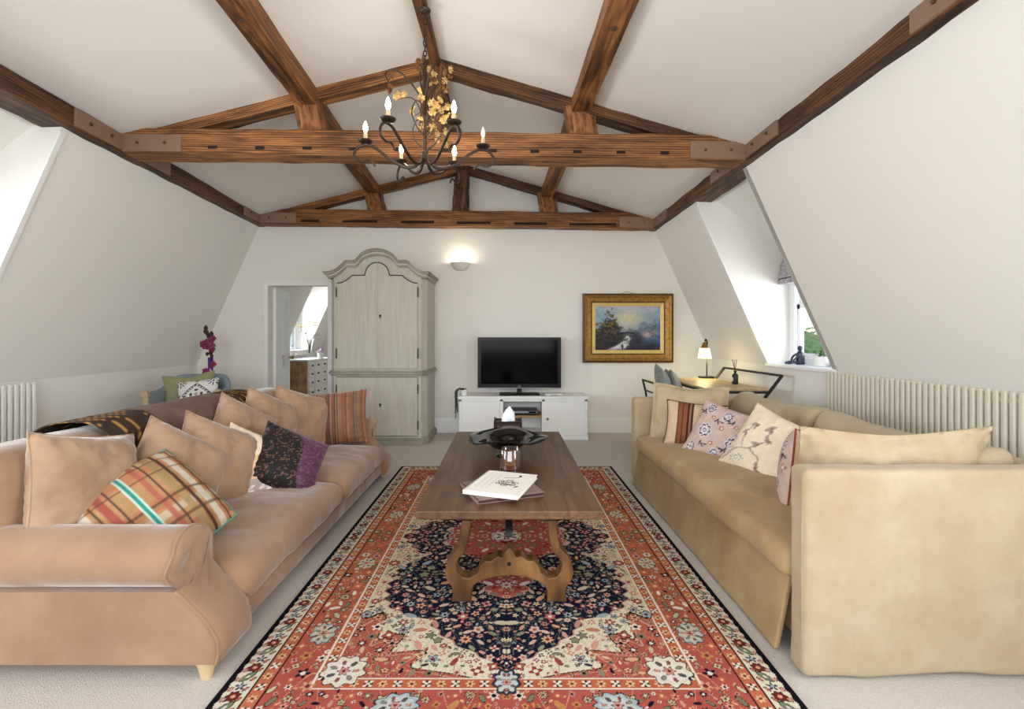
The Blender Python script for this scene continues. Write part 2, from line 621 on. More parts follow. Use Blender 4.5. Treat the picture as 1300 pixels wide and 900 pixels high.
# ------------------------------------------------------------------ the room
SL = 0.45
YB = 5.95          # back wall
YR = -2.0          # wall behind the camera
YN = 10.5          # far wall of the next room
ZL, ZR = 2.59, 2.53
BZL, BZR = 0.86, 0.93

def plL(y):        # inner face of the left wall plate
    return -(2.89 + 0.06 * (y - 3.55))
def plR(y):
    return 1.80
def XL(y, z):
    return plL(y) - 0.08 - SL * (ZL - max(z, BZL))
def XR(y, z):
    return plR(y) + 0.07 + SL * (ZR - max(z, BZR))
XRID, ZRID = -0.54, 3.325
def ceil_z(x):
    return ZRID + (x - XRID) * 0.254 if x < XRID else ZRID - (x - XRID) * 0.293

def struct(name, mb, m, **kw):
    o = mb.build(name, m, smooth=False, **kw)
    o['kind'] = 'structure'
    return o

# floor, carpet
mb = MB()
mb.box(-4.6, 3.2, YR, YN, -0.06, 0.0)
struct('floor', mb, M['carpet'])

# ceiling: two slopes
mb = MB()
for (xa, xb) in ((-3.6, XRID), (XRID, 2.4)):
    a = [(xa, YR, ceil_z(xa)), (xb, YR, ceil_z(xb)), (xb, YB + 0.12, ceil_z(xb)), (xa, YB + 0.12, ceil_z(xa))]
    mb.hexa(a, [(p[0], p[1], p[2] + 0.08) for p in a])
struct('ceiling', mb, M['ceil'])

def sloped_wall(name, X, base_z, top_z, segs, y_from, y_to, dormers, extra):
    """X(y,z) inner surface, dormers: (y0, y1, xw, head, sill, outer)"""
    mb = MB()
    def quad(y0, y1, za, zb):
        a = [(X(y0, za), y0, za), (X(y1, za), y1, za), (X(y1, zb), y1, zb), (X(y0, zb), y0, zb)]
        s = 1 if X(y0, 1.5) > 0 else -1
        mb.hexa(a, [(p[0] + s * 0.06, p[1], p[2]) for p in a])
    ys = [y_from]
    for d in dormers:
        ys += [d[0], d[1]]
    ys.append(y_to)
    for i in range(len(ys) - 1):
        quad(ys[i], ys[i + 1], 0.0, base_z)
        if i % 2 == 0:
            quad(ys[i], ys[i + 1], base_z, top_z)
            quad(ys[i], ys[i + 1], top_z - 0.001, top_z + extra)
    for (y0, y1, xw, head, sill, outer) in dormers:
        s = 1 if xw > 0 else -1
        for (yy, dy) in ((y0, -0.05), (y1, 0.05)):
            poly = [(X(yy, sill), sill), (X(yy, top_z), top_z), (X(yy, top_z), top_z + 0.1), (outer(yy), top_z + 0.1), (xw, head), (xw, sill)]
            mb.prism(poly, 'y', yy - dy * 0.05, yy + dy)
        a = [(outer(y0), y0, top_z + 0.05), (outer(y1), y1, top_z + 0.05), (xw, y1, head), (xw, y0, head)]
        mb.hexa(a, [(p[0], p[1], p[2] + 0.06) for p in a])
        xb = X(y0, 0) + s * 0.004
        mb.box(min(xb, xw + s * 0.08), max(xb, xw + s * 0.08), y0, y1, sill - 0.10, sill - 0.031)
    return struct(name, mb, M['wall'])

DL = [(-0.5, 0.7, -3.62, 2.03, 0.95, lambda y: plL(y) - 0.22), (1.93, 3.13, -3.86, 2.03, 0.95, lambda y: plL(y) - 0.22)]  # the first dormer is unseen, added to hold a fill lamp
DR = [(-0.25, 0.95, 2.80, 2.03, 0.945, lambda y: 2.02), (3.74, 4.66, 2.80, 2.03, 0.945, lambda y: 2.02)]  # nearer dormer is an unseen addition that lets fill light in
DN = [(8.5, 9.7, -4.32, 2.03, 0.95, lambda y: plL(y) - 0.22)]
sloped_wall('wall_left', XL, BZL, ZL, None, YR, YB, DL, 0.16)
sloped_wall('wall_right', XR, BZR, ZR, None, YR, YB, DR, 0.16)
sloped_wall('wall_left_next_room', XL, BZL, ZL, None, YB + 0.12, YN, DN, 0.2)

# back wall with the doorway (doorway reaches the floor, so the outline is one polygon)
DX0, DX1, DZ = -3.0, -2.24, 1.85
poly = [(-4.3, 0), (DX0, 0), (DX0, DZ), (DX1, DZ), (DX1, 0), (3.0, 0), (3.0, 2.5), (2.2, ceil_z(2.2)), (XRID, ZRID), (-3.4, ceil_z(-3.4)), (-4.3, 2.5)]
mb = MB()
mb.prism(poly, 'y', YB, YB + 0.12)
struct('wall_back', mb, M['wall'])

# wall behind the camera, with a wide window added to carry fill light
mb = MB()
W0, W1, WZ0, WZ1 = -2.4, 1.4, 0.75, 2.45
mb.box(-4.2, W0, YR - 0.12, YR, 0, 2.9)
mb.box(W1, 3.0, YR - 0.12, YR, 0, 2.9)
mb.box(W0, W1, YR - 0.12, YR, 0, WZ0)
mb.box(W0, W1, YR - 0.12, YR, WZ1, 2.9)
mb.prism([(-4.2, 2.9), (3.0, 2.9), (2.4, ceil_z(2.4)), (XRID, ZRID), (-3.6, ceil_z(-3.6))][:2] + [(XRID, ZRID + 0.1)], 'y', YR - 0.12, YR)
struct('wall_rear', mb, M['wall'])

# next room
mb = MB()
mb.box(-4.6, -0.9, YN, YN + 0.1, 0, 2.8)
struct('wall_next_room_end', mb, M['wall'])
mb = MB()
mb.box(-1.0, -0.9, YB + 0.12, YN, 0, 2.8)
struct('wall_next_room_side', mb, M['wall'])
mb = MB()
mb.box(-4.6, -0.9, YB + 0.12, YN, 2.62, 2.7)
struct('ceiling_next_room', mb, M['ceil'])

# baseboards
def skirting(name, x0, x1):
    mb = MB()
    mb.prism([(YB, 0), (YB - 0.018, 0), (YB - 0.018, 0.155), (YB - 0.013, 0.17), (YB - 0.008, 0.185), (YB, 0.19)], 'x', x0, x1)
    struct(name, mb, M['white'])
skirting('baseboard_back', DX1 + 0.05, XR(YB, 0))
skirting('baseboard_back_left', XL(YB, 0) + 0.0, DX0 - 0.05)
mb = MB()
mb.prism([(XR(0, 0) - 0.018, 0), (XR(0, 0), 0), (XR(0, 0), 0.19), (XR(0, 0) - 0.018, 0.16)], 'y', YR, YB)
struct('baseboard_right', mb, M['white'])
mb = MB()
a = []
for y in (YR, YB):
    xb = XL(y, 0)
    a.append([(xb, y, 0), (xb + 0.018, y, 0), (xb + 0.018, y, 0.16), (xb, y, 0.19)])
mb.hexa(*a)
struct('baseboard_left', mb, M['white'])

# door surround
mb = MB()
mb.box(DX0 - 0.05, DX0 + 0.004, YB - 0.02, YB, 0, DZ + 0.05)
mb.box(DX1 - 0.004, DX1 + 0.05, YB - 0.02, YB, 0, DZ + 0.05)
mb.box(DX0 - 0.05, DX1 + 0.05, YB - 0.022, YB, DZ - 0.004, DZ + 0.05)
mb.box(DX0 - 0.06, DX1 + 0.06, YB - 0.03, YB, DZ + 0.04, DZ + 0.056)
struct('trim_1', mb, M['white'], bevel=0.003)

# open panelled door
hinge = Vector((DX0 + 0.012, YB + 0.135, 0.01))
dv = Vector((-0.15, 0.72, 0)).normalized()
dn = Vector((dv.y, -dv.x, 0))      # towards the doorway
DWID, DH = 0.735, 1.83
door = Thing('door_1', 'white panelled door standing open into the next room', None, hinge, kind='structure')
def dbox(u0, u1, z0, z1, n0, n1):
    q = lambda u, n, z: tuple(hinge + dv * u + dn * n + Vector((0, 0, z)))
    return ([q(u0, n0, z0), q(u1, n0, z0), q(u1, n0, z1), q(u0, n0, z1)], [q(u0, n1, z0), q(u1, n1, z0), q(u1, n1, z1), q(u0, n1, z1)])
mb = MB()
for (u0, u1, z0, z1) in ((0, 0.11, 0, DH), (DWID - 0.11, DWID, 0, DH), (0.11, DWID - 0.11, 0, 0.2), (0.11, DWID - 0.11, 0.78, 0.95), (0.11, DWID - 0.11, DH - 0.12, DH), (0.325, 0.41, 0.2, DH - 0.12)):
    mb.hexa(*dbox(u0, u1, z0, z1, -0.02, 0.02))
door.part('stile_and_rail', mb, M['white'], smooth=False, bevel=0.002)
for (u0, u1) in ((0.105, 0.33), (0.405, DWID - 0.105)):
    for (z0, z1) in ((0.19, 0.79), (0.94, DH - 0.11)):
        mb = MB()
        mb.hexa(*dbox(u0, u1, z0, z1, -0.008, 0.008))
        mb.hexa(*dbox(u0 + 0.03, u1 - 0.03, z0 + 0.03, z1 - 0.03, -0.013, 0.013))
        door.part('panel', mb, M['white'], smooth=False, bevel=0.003)
mb = MB()
kp = hinge + dv * (DWID - 0.06) + Vector((0, 0, 0.9))
mb.tube([kp + dn * 0.02, kp + dn * 0.05, kp + dn * 0.055, kp + dn * 0.075, kp + dn * 0.085], [0.012, 0.009, 0.024, 0.026, 0.012], 12)
door.part('door_knob', mb, M['brass'])

# windows -------------------------------------------------------------
def sash_window(name, xw, y0, y1, z0, z1, side, label, sill_x):
    """window lying in a plane of constant x; side +1: outside is +x"""
    w = Thing(name, label, None, (xw, (y0 + y1) / 2, z0), kind='structure')
    s = side
    def bx(a, b, c, d, e, f):
        return (min(a, b), max(a, b), c, d, e, f)
    mb = MB()
    for r in ((y0, y0 + 0.07, z0, z1), (y1 - 0.07, y1, z0, z1), (y0, y1, z1 - 0.07, z1), (y0, y1, z0, z0 + 0.06)):
        mb.box(*bx(xw, xw + s * 0.09, *r))
    for r in ((y0, y0 + 0.09, z0, z1), (y1 - 0.09, y1, z0, z1)):
        mb.box(*bx(xw - s * 0.012, xw + s * 0.006, *r))
    w.part('window_frame', mb, M['upvc'], smooth=False, bevel=0.003)
    zm = (z0 + z1) / 2
    for (za, zb, dx) in ((z0 + 0.055, zm + 0.02, 0.025), (zm - 0.02, z1 - 0.065, 0.06)):
        ya, yb = y0 + 0.065, y1 - 0.065
        mb = MB()
        t = 0.045
        for r in ((ya, ya + t, za, zb), (yb - t, yb, za, zb), (ya, yb, za, za + t), (ya, yb, zb - t, zb), ((ya + yb) / 2 - 0.011, (ya + yb) / 2 + 0.011, za, zb)):
            mb.box(*bx(xw + s * dx, xw + s * (dx + 0.03), *r))
        so = w.part('sash', mb, M['upvc'], smooth=False, bevel=0.003)
        for (pa, pb) in ((ya + t, (ya + yb) / 2 - 0.011), ((ya + yb) / 2 + 0.011, yb - t)):
            mb = MB()
            mb.box(*bx(xw + s * (dx + 0.012), xw + s * (dx + 0.016), pa, pb, za + t, zb - t))
            w.part('pane', mb, M['glass'], under=so, smooth=False)
    mb = MB()
    mb.box(*bx(sill_x - s * 0.025, xw + s * 0.03, y0 - 0.03, y1 + 0.03, z0 - 0.03, z0))
    w.part('window_sill', mb, M['upvc'], smooth=False, bevel=0.006)
    return w
sash_window('window_1', 2.80, 3.74, 4.66, 0.945, 2.05, 1, 'white sash window in the dormer above the radiator end', XR(4, 0))
sash_window('window_2', -3.86, 1.93, 3.13, 0.95, 2.05, -1, 'white sash window in the dormer opposite the sofas', XL(2.5, 0))
sash_window('added_window_3', -3.62, -0.5, 0.7, 0.95, 2.05, -1, 'white sash window in the added near left dormer', XL(0.1, 0))
sash_window('added_window_4', 2.80, -0.25, 0.95, 0.945, 2.05, 1, 'white sash window in the added near right dormer', XR(0.1, 0))
sash_window('window_5', -4.32, 8.5, 9.7, 0.95, 2.05, -1, 'white sash window in the next room dormer', XL(9, 0))
w6 = Thing('added_window_6', 'wide white window added in the unseen wall facing the television', None, (-0.5, YR, WZ0), kind='structure')
mb = MB()
for (xa, xb, za, zb) in ((W0, W0 + 0.07, WZ0, WZ1), (W1 - 0.07, W1, WZ0, WZ1), (W0, W1, WZ0, WZ0 + 0.07), (W0, W1, WZ1 - 0.07, WZ1), (-1.16, -1.1, WZ0, WZ1), (0.1, 0.16, WZ0, WZ1)):
    mb.box(xa, xb, YR - 0.1, YR - 0.03, za, zb)
w6.part('window_frame', mb, M['upvc'], smooth=False, bevel=0.003)
for (xa, xb) in ((W0 + 0.07, -1.16), (-1.1, 0.1), (0.16, W1 - 0.07)):
    mb = MB()
    mb.box(xa, xb, YR - 0.07, YR - 0.066, WZ0 + 0.07, WZ1 - 0.07)
    w6.part('pane', mb, M['glass'], smooth=False)

# casing strips along the slanted dormer edges
def casing(name, X, y, zlo, zhi, s, dy):
    mb = MB()
    a = [(X(y, zlo), y, zlo), (X(y, zhi), y, zhi)]
    q = []
    for p in a:
        q.append([(p[0] + s * 0.004, y - 0.004 * (1 if dy > 0 else -1), p[2]), (p[0] - s * 0.012, y - 0.004 * (1 if dy > 0 else -1), p[2]),
                  (p[0] - s * 0.012, y + dy, p[2]), (p[0] + s * 0.004, y + dy, p[2])])
    mb.hexa(*q)
    struct(name, mb, M['white'])
casing('trim_2', XR, 4.66, 0.945, ZR - 0.03, 1, 0.045)
casing('trim_3', XL, 3.13, 0.95, ZL - 0.03, -1, 0.03)

# ------------------------------------------------------------------ timber
def beam_mesh(length, w, h, jit=0.006, nseg=18, seed=0, taper=1.0):
    rnd = random.Random(seed)
    vs, fs = [], []
    c = min(w, h) * 0.06
    for i in range(nseg + 1):
        t = i / nseg
        x = length * t
        k = 1 + (taper - 1) * t
        ww, hh = w / 2 * k, h / 2
        ring = [(-ww + c, -hh), (ww - c, -hh), (ww, -hh + c), (ww, hh - c), (ww - c, hh), (-ww + c, hh), (-ww, hh - c), (-ww, -hh + c)]
        for (a, b) in ring:
            vs.append((x, a + rnd.uniform(-jit, jit), b + rnd.uniform(-jit, jit)))
    for i in range(nseg):
        for j in range(8):
            a, b = i * 8 + j, i * 8 + (j + 1) % 8
            fs.append((a, b, b + 8, a + 8))
    fs.append(tuple(range(8))[::-1])
    fs.append(tuple(nseg * 8 + j for j in range(8)))
    m = MB()
    m.add(vs, fs)
    return m

def beam(name, p0, p1, w, h, m, thing=None, up=(0, 0, 1), seed=0, jit=0.005, taper=1.0, nseg=18):
    """box beam whose axis runs p0-p1 (centre line), w across, h along 'up'"""
    p0, p1 = Vector(p0), Vector(p1)
    x = (p1 - p0).normalized()
    u = Vector(up)
    y = u.cross(x).normalized()
    z = x.cross(y)
    mm = Matrix((x, y, z)).transposed().to_4x4()
    mm.translation = p0
    b = beam_mesh((p1 - p0).length, w, h, jit, nseg, seed, taper)
    o = b.build(name, m, smooth=True, angle=25)
    if thing is not None:
        o.parent = thing.o
        mm.translation = p0 - thing.loc
        o.matrix_basis = mm
    else:
        o.matrix_basis = mm
    return o

def bolt(thing, p, n, r=0.011, under=None):
    mb = MB()
    p, n = Vector(p), Vector(n).normalized()
    mb.tube([p - n * 0.004, p + n * 0.009], r, 6)
    return thing.part('bolt', mb, M['bolt'], under=under, smooth=False)

def truss(y0, label, slots, seed):
    xl, xr = plL(y0), plR(y0)
    th = 0.20 if y0 < 5 else 0.15
    yc = y0 + th / 2
    t = Thing('roof_truss', label, 'roof truss', (XRID, yc, 2.55), group='timber roof trusses')
    hz = 0.19
    tie = beam('tie_beam', (xl - 0.1, yc, ZL + hz / 2), (xr + 0.1, yc, ZR + hz / 2), th, hz, M['beam'], t, seed=seed, nseg=30)
    tz = lambda x: ZL + (ZR - ZL) * (x - xl) / (xr - xl) + hz      # top of the tie
    # rafters
    for (x0, x1) in ((xl + 0.0, XRID - 0.05), (xr, XRID + 0.05)):
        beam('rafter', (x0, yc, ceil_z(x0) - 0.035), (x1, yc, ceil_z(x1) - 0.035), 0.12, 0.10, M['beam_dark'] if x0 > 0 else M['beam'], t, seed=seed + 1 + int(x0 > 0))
    # king post
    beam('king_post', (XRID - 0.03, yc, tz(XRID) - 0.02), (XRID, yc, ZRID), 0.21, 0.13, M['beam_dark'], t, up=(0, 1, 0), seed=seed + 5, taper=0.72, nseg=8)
    for (xp, xq, w) in ((pur_l(yc), pur_l(yc) - 0.0, 0.20), (pur_r(yc), pur_r(yc), 0.22)):
        beam('strut', (xp + (0.05 if xp < 0 else 0.03), yc, tz(xp) - 0.02), (xp - 0.01, yc, ceil_z(xp) - 0.03), w, 0.12, M['beam'], t, up=(0, 1, 0), seed=seed + 7, nseg=6)
    # steel flitch plates on the tie ends
    for (xa, xb) in ((xl + 0.005, xl + 0.45), (xr - 0.42, xr - 0.005)):
        za, zb = ZL + (ZR - ZL) * (xa - xl) / (xr - xl), ZL + (ZR - ZL) * (xb - xl) / (xr - xl)
        mb = MB()
        fr = y0 - 0.010
        mb.hexa([(xa, fr, za + 0.008), (xb, fr, zb + 0.008), (xb, fr, zb + 0.135), (xa, fr, za + 0.135)],
                [(xa, y0 + 0.004, za + 0.008), (xb, y0 + 0.004, zb + 0.008), (xb, y0 + 0.004, zb + 0.135), (xa, y0 + 0.004, za + 0.135)])
        pl = t.part('steel_plate', mb, M['steel'], smooth=False, bevel=0.002, label='brown painted steel plate')
        for k in (0.27, 0.73):
            bolt(t, (xa + (xb - xa) * k, fr, (za + zb) / 2 + 0.07), (0, -1, 0), under=pl)
    for (xa, xb, dz, hh) in slots:
        zc = ZL + (ZR - ZL) * ((xa + xb) / 2 - xl) / (xr - xl) + dz
        mb = MB()
        mb.box(xa, xb, y0 - 0.0065, y0 + 0.02, zc - hh / 2, zc + hh / 2)  # dark block standing proud; its colour stands in for the recess's shade
        t.part('mortise_shade', mb, M['slot'], smooth=False)
    return t

def pur_l(y):
    return -1.46 - 0.055 * (y - 2.5)
def pur_r(y):
    return 0.60 - 0.03 * (y - 2.5)

Y1, Y2 = 3.55, 5.78
s1 = [((px - 5.5 - 643) * Y1 / F, (px + 5.5 - 643) * Y1 / F, 0.045, 0.022) for px in (270, 330, 390, 449, 507, 566, 625, 679, 733, 788, 844)]
s2 = [((a - 643) * Y2 / F, (b - 643) * Y2 / F, 0.04, 0.03) for (a, b) in ((382, 405), (435, 479), (509, 551), (580, 623), (653, 694), (723, 782))]
truss(Y1, 'dark pine roof truss with small mortises crossing the room behind the chandelier', s1, 11)
truss(Y2, 'dark pine roof truss with long slots against the white end wall', s2, 37)

# wall plates
def wall_plate(label, pl, zb, ze, s, seed, plates):
    t = Thing('wall_plate', label, 'beam', (pl(3), 3.0, zb))
    a, b = YR + 0.02, YB - 0.005
    w = 0.22
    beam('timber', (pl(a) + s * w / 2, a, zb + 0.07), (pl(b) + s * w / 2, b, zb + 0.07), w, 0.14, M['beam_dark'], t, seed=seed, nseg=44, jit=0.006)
    for (ya, yb, bl) in plates:
        mb = MB()
        mb.hexa([(pl(ya) - s * 0.011, ya, zb + 0.012), (pl(yb) - s * 0.011, yb, zb + 0.012), (pl(yb) - s * 0.011, yb, zb + 0.132), (pl(ya) - s * 0.011, ya, zb + 0.132)],
                [(pl(ya) + s * 0.01, ya, zb + 0.012), (pl(yb) + s * 0.01, yb, zb + 0.012), (pl(yb) + s * 0.01, yb, zb + 0.132), (pl(ya) + s * 0.01, ya, zb + 0.132)])
        p = t.part('steel_plate', mb, M['steel'], smooth=False, bevel=0.002, label='brown painted steel plate')
        for k in bl:
            y = ya + (yb - ya) * k
            bolt(t, (pl(y) - s * 0.011, y, zb + 0.075), (-s, 0, 0), r=0.012, under=p)
wall_plate('dark timber wall plate along the top of the left sloping wall', plL, ZL, None, -1, 3, [(3.13, 3.54, (0.3, 0.75)), (3.77, 4.1, (0.5,)), (5.4, 5.76, (0.4,)), (1.2, 1.7, (0.3, 0.7))])
wall_plate('dark timber wall plate above the right dormer and sloping wall', plR, ZR, None, 1, 5, [(3.13, 3.54, (0.3, 0.75)), (3.77, 4.15, (0.6,)), (5.3, 5.76, (0.4,)), (1.6, 2.1, (0.35, 0.75))])

# purlins and ridge
def purlin(label, px, z0, seed):
    t = Thing('purlin', label, 'beam', (px(3), 3.0, z0))
    a, b = YR + 0.02, YB - 0.02
    h = ceil_z(px(3)) - z0 + 0.02
    beam('timber', (px(a), a, z0 + h / 2), (px(b), b, z0 + h / 2), 0.145, h, M['beam'], t, seed=seed, nseg=40, jit=0.004)
    for y in (2.62, 3.45, 5.7):
        bolt(t, (px(y), y, z0 - 0.002), (0, 0, -1), r=0.016)
purlin('reddish pine purlin beam running under the left roof slope', pur_l, 2.965, 51)
purlin('reddish pine purlin beam running under the right roof slope', pur_r, 2.915, 57)
t = Thing('ridge_beam', 'narrow dark ridge beam at the peak of the ceiling', 'beam', (XRID, 2, 3.25))
beam('timber', (XRID, YR + 0.02, 3.30), (XRID, YB - 0.02, 3.30), 0.07, 0.09, M['beam_dark'], t, seed=61, nseg=30, jit=0.004)

# ------------------------------------------------------------------ painting helper for printed cloth, rug and canvas
def stamp(img, X, Y, cx, cy, r, n=5, ph=0.0, petal=(1, 1, 1), core=None, edge=None, depth=0.35, sx=1.0, sy=1.0, ang=0.0, res=None, ew=0.22):
    """paint one flower / rosette / leaf into img (H,W,3) with coordinate arrays X, Y"""
    R = r * 1.5 * max(sx, sy)
    if res is not None:
        x0, y0, st = res
        i0 = max(0, int((cy - R - y0) / st)); i1 = min(img.shape[0], int((cy + R - y0) / st) + 2)
        j0 = max(0, int((cx - R - x0) / st)); j1 = min(img.shape[1], int((cx + R - x0) / st) + 2)
    else:
        i0, i1, j0, j1 = 0, img.shape[0], 0, img.shape[1]
    if i1 <= i0 or j1 <= j0:
        return
    dx = X[i0:i1, j0:j1] - cx
    dy = Y[i0:i1, j0:j1] - cy
    ca, sa = math.cos(ang), math.sin(ang)
    u = (dx * ca + dy * sa) / sx
    w = (-dx * sa + dy * ca) / sy
    d = np.hypot(u, w)
    th = np.arctan2(w, u)
    rp = r * (1 - depth + depth * np.cos(n * th + ph)) if n > 0 else np.full_like(d, r)
    sub = img[i0:i1, j0:j1]
    if edge is not None:
        sub[d < rp + r * ew] = edge
    sub[d < rp] = petal
    if core is not None:
        sub[d < r * 0.34] = core

def stroke(img, X, Y, pts, wd, col):
    for (a, b) in zip(pts[:-1], pts[1:]):
        ax, ay = a
        bx, by = b
        dx, dy = bx - ax, by - ay
        L2 = dx * dx + dy * dy + 1e-12
        t = np.clip(((X - ax) * dx + (Y - ay) * dy) / L2, 0, 1)
        d = np.hypot(X - ax - t * dx, Y - ay - t * dy)
        img[d < wd] = col

# ------------------------------------------------------------------ rug
RW, RH = 0.965, 1.53
def rug_quarter(st):
    xs = np.arange(0, RW + st * 0.5, st)
    ys = np.arange(0, RH + st * 0.5, st)
    X, Y = np.meshgrid(xs, ys)
    rnd = random.Random(5)
    black, navy = SA(24, 20, 26), SA(24, 24, 44)
    cream = SA(222, 206, 172)
    ivory = SA(226, 216, 194)
    rust, red = SA(184, 102, 70), SA(178, 84, 72)
    white = SA(232, 220, 202)
    pink, peach = SA(214, 152, 136), SA(222, 168, 132)
    sage, grey = SA(132, 130, 104), SA(160, 172, 176)
    maroon, ochre = SA(116, 40, 40), SA(202, 142, 78)
    fx = np.clip((np.abs(Y) - 0.55) / 0.6, 0, 1)[..., None]
    nz = vnoise(X, Y, 5, 2)[..., None]
    REDF = rust * (1 - fx) + red * fx
    REDF = REDF * (0.85 + 0.3 * nz)
    CREAMF = (cream * (1 - fx) + ivory * fx) * (0.92 + 0.16 * nz)
    e = np.minimum(RW - X, RH - Y)
    img = np.array(REDF)
    def put(mask, c):
        if isinstance(c, np.ndarray) and c.ndim == 3:
            img[mask] = c[mask]
        else:
            img[mask] = c
    res = (0.0, 0.0, st)
    fld = e > 0.349
    put(fld, CREAMF)
    # spandrels in the corners
    cxr, cyr = (RW - 0.349) - X, (RH - 0.349) - Y
    ang = np.arctan2(cyr, cxr)
    rad = (np.abs(cxr / 0.45) ** 0.8 + np.abs(cyr / 0.50) ** 0.8) * 0.38
    lim = 0.36 + 0.050 * np.cos(ang * 14.0 + 0.3)
    sp = fld & (rad < lim)
    put(fld & (rad < lim + 0.012), black)
    put(sp, REDF)
    put(sp & (np.abs(rad - lim + 0.035) < 0.005), pink)
    # navy medallion
    wy = np.array([0, .04, .10, .18, .25, .29, .34, .42, .52, .62, .70, .76, .80, .825, .84, .90, .98, 1.04, 1.09, 1.13, 1.14])
    wx = np.array([.60, .585, .55, .50, .43, .445, .50, .545, .555, .55, .53, .49, .43, .36, .31, .285, .21, .13, .05, .012, -.02])
    W = np.interp(Y, wy, wx, right=-0.02)
    W = W + 0.012 * np.sin(Y * 95) * (W > 0.06)
    d = W - X
    put(fld & (d > -0.014), SA(196, 150, 130))
    put(fld & (d > -0.006), navy * 1.2)
    nav = fld & (d > 0)
    put(nav, navy * (0.8 + 0.5 * nz))
    # inner red medallion with pendant
    w2y = np.array([0, .08, .16, .22, .26, .28, .31, .34, .38, .42, .47, .52, .56, .60, .64, .67, .68])
    w2x = np.array([.33, .34, .30, .24, .20, .12, .08, .05, .04, .10, .135, .13, .09, .10, .07, .02, -.02])
    W2 = np.interp(Y, w2y, w2x, right=-0.02) + 0.008 * np.sin(Y * 120)
    d2 = W2 - X
    put(d2 > -0.008, SA(214, 176, 150))
    put(d2 > 0, SA(184, 84, 72) * (0.85 + 0.3 * nz))
    # vines
    for k in range(26):
        f1, f2 = rnd.uniform(7, 16), rnd.uniform(7, 16)
        p1 = rnd.uniform(0, 6)
        line = np.abs(np.sin(X * f1 * 2 + p1 + 1.6 * np.sin(Y * f2 + k))) < 0.016
        if k % 3 == 0:
            put(line & nav & (d2 < -0.01), SA(120, 120, 110))
        elif k % 3 == 1:
            put(line & sp, SA(210, 160, 120))
        else:
            put(line & fld & ~nav & ~sp & (d < -0.02), SA(150, 132, 96))
    inb = (e > 0.157) & (e < 0.30)
    put(inb & (np.abs(np.sin(Y * 15 + 1.5 * np.sin(X * 30))) < 0.05) , SA(226, 160, 120))
    # border bands
    put(e < 0.103, ivory * (0.85 + 0.2 * nz))
    put(e < 0.017 + 0.006 * np.abs(np.sin((X + Y) * 70)), black)
    put((e >= 0.100) & (e < 0.107), black)
    put((e >= 0.107) & (e < 0.150), rust * (0.95 + 0.3 * nz))
    put((e >= 0.150) & (e < 0.157), SA(52, 26, 30))
    put((e >= 0.296) & (e < 0.303), white)
    put((e >= 0.303) & (e < 0.343), SA(190, 98, 62) * (0.85 + 0.3 * nz))
    put((e >= 0.343) & (e < 0.350), white)
    # flowers everywhere by region (dart throwing)
    def reg(x, y):
        i, j = min(int(y / st), X.shape[0] - 1), min(int(x / st), X.shape[1] - 1)
        ee = min(RW - x, RH - y)
        if ee < 0.36:
            return 'border' if 0.165 < ee < 0.29 else None
        if d2[i, j] > 0.004:
            return 'in'
        if d[i, j] > 0.012:
            return 'navy'
        if sp[i, j]:
            return 'sp'
        if d[i, j] < -0.02:
            return 'cream'
        return None
    pal = {
        'navy': [(pink, maroon, None), (SA(224, 206, 172), SA(190, 90, 70), None), (SA(224, 206, 172), ochre, None), (peach, maroon, None), (grey, navy, None), (SA(196, 112, 96), white, None), (SA(150, 150, 118), None, None), (SA(226, 190, 170), red, None)],
        'cream': [(red, white, black), (pink, maroon, None), (SA(60, 50, 56), white, None), (sage, None, black), (SA(204, 130, 100), white, None), (grey, maroon, black), (SA(150, 60, 56), white, None)],
        'sp': [(white, black, None), (peach, maroon, black), (navy, white, None), (SA(206, 186, 150), red, None), (sage, black, None), (pink, black, black)],
        'in': [(white, maroon, None), (pink, white, maroon), (SA(224, 196, 164), red, None), (maroon, pink, None), (sage, None, None), (peach, maroon, None)],
        'border': [(white, black, None), (SA(226, 168, 128), maroon, None), (sage, SA(220, 200, 160), black), (navy, white, None), (ochre, maroon, None), (SA(198, 186, 150), maroon, black), (pink, black, None), (SA(206, 110, 70), SA(230, 190, 150), None)],
    }
    placed = []
    def fill(n, rmin, rmax, gap):
        for _ in range(n):
            x, y = rnd.uniform(0, RW), rnd.uniform(0, RH)
            g = reg(x, y)
            if g is None:
                continue
            r = rnd.uniform(rmin, rmax)
            if any((x - a) ** 2 + (y - b) ** 2 < (r + c) ** 2 * gap for (a, b, c) in placed[-2500:]):
                continue
            placed.append((x, y, r))
            p, c, ed = rnd.choice(pal[g])
            p = p * rnd.uniform(0.85, 1.12)
            if rnd.random() < 0.34:
                stamp(img, X, Y, x, y, r, 0, 0, p, None, ed, 0, 1.15, 0.5, rnd.uniform(0, PI), res)
            else:
                stamp(img, X, Y, x, y, r, rnd.choice((4, 5, 5, 6, 8)), rnd.uniform(0, 6), p, c, ed, rnd.uniform(0.15, 0.34), 1, 1, 0, res)
    fill(420, 0.019, 0.028, 1.1)
    fill(2000, 0.012, 0.018, 1.0)
    fill(3800, 0.007, 0.010, 0.95)
    # guard bands, regular flowers
    def along(e0, step, fn):
        k = 0
        s = step / 2
        while s < RH - e0 - 0.02:
            fn(RW - e0, s, k, 0); s += step; k += 1
        k, s = 0, step / 2
        while s < RW - e0 - 0.02:
            fn(s, RH - e0, k, 1); s += step; k += 1
    def guard(x, y, k, o):
        if k % 2:
            stamp(img, X, Y, x, y, 0.02, 4, 0, white, SA(40, 30, 40), None, 0.35, 1, 1, PI / 4, res)
            stamp(img, X, Y, x, y, 0.017, 4, 0, navy, white, None, 0.5, 1, 1, 0, res)
        else:
            stamp(img, X, Y, x, y, 0.018, 6, 0.5, SA(226, 188, 140), maroon, None, 0.25, 1, 1, 0, res)
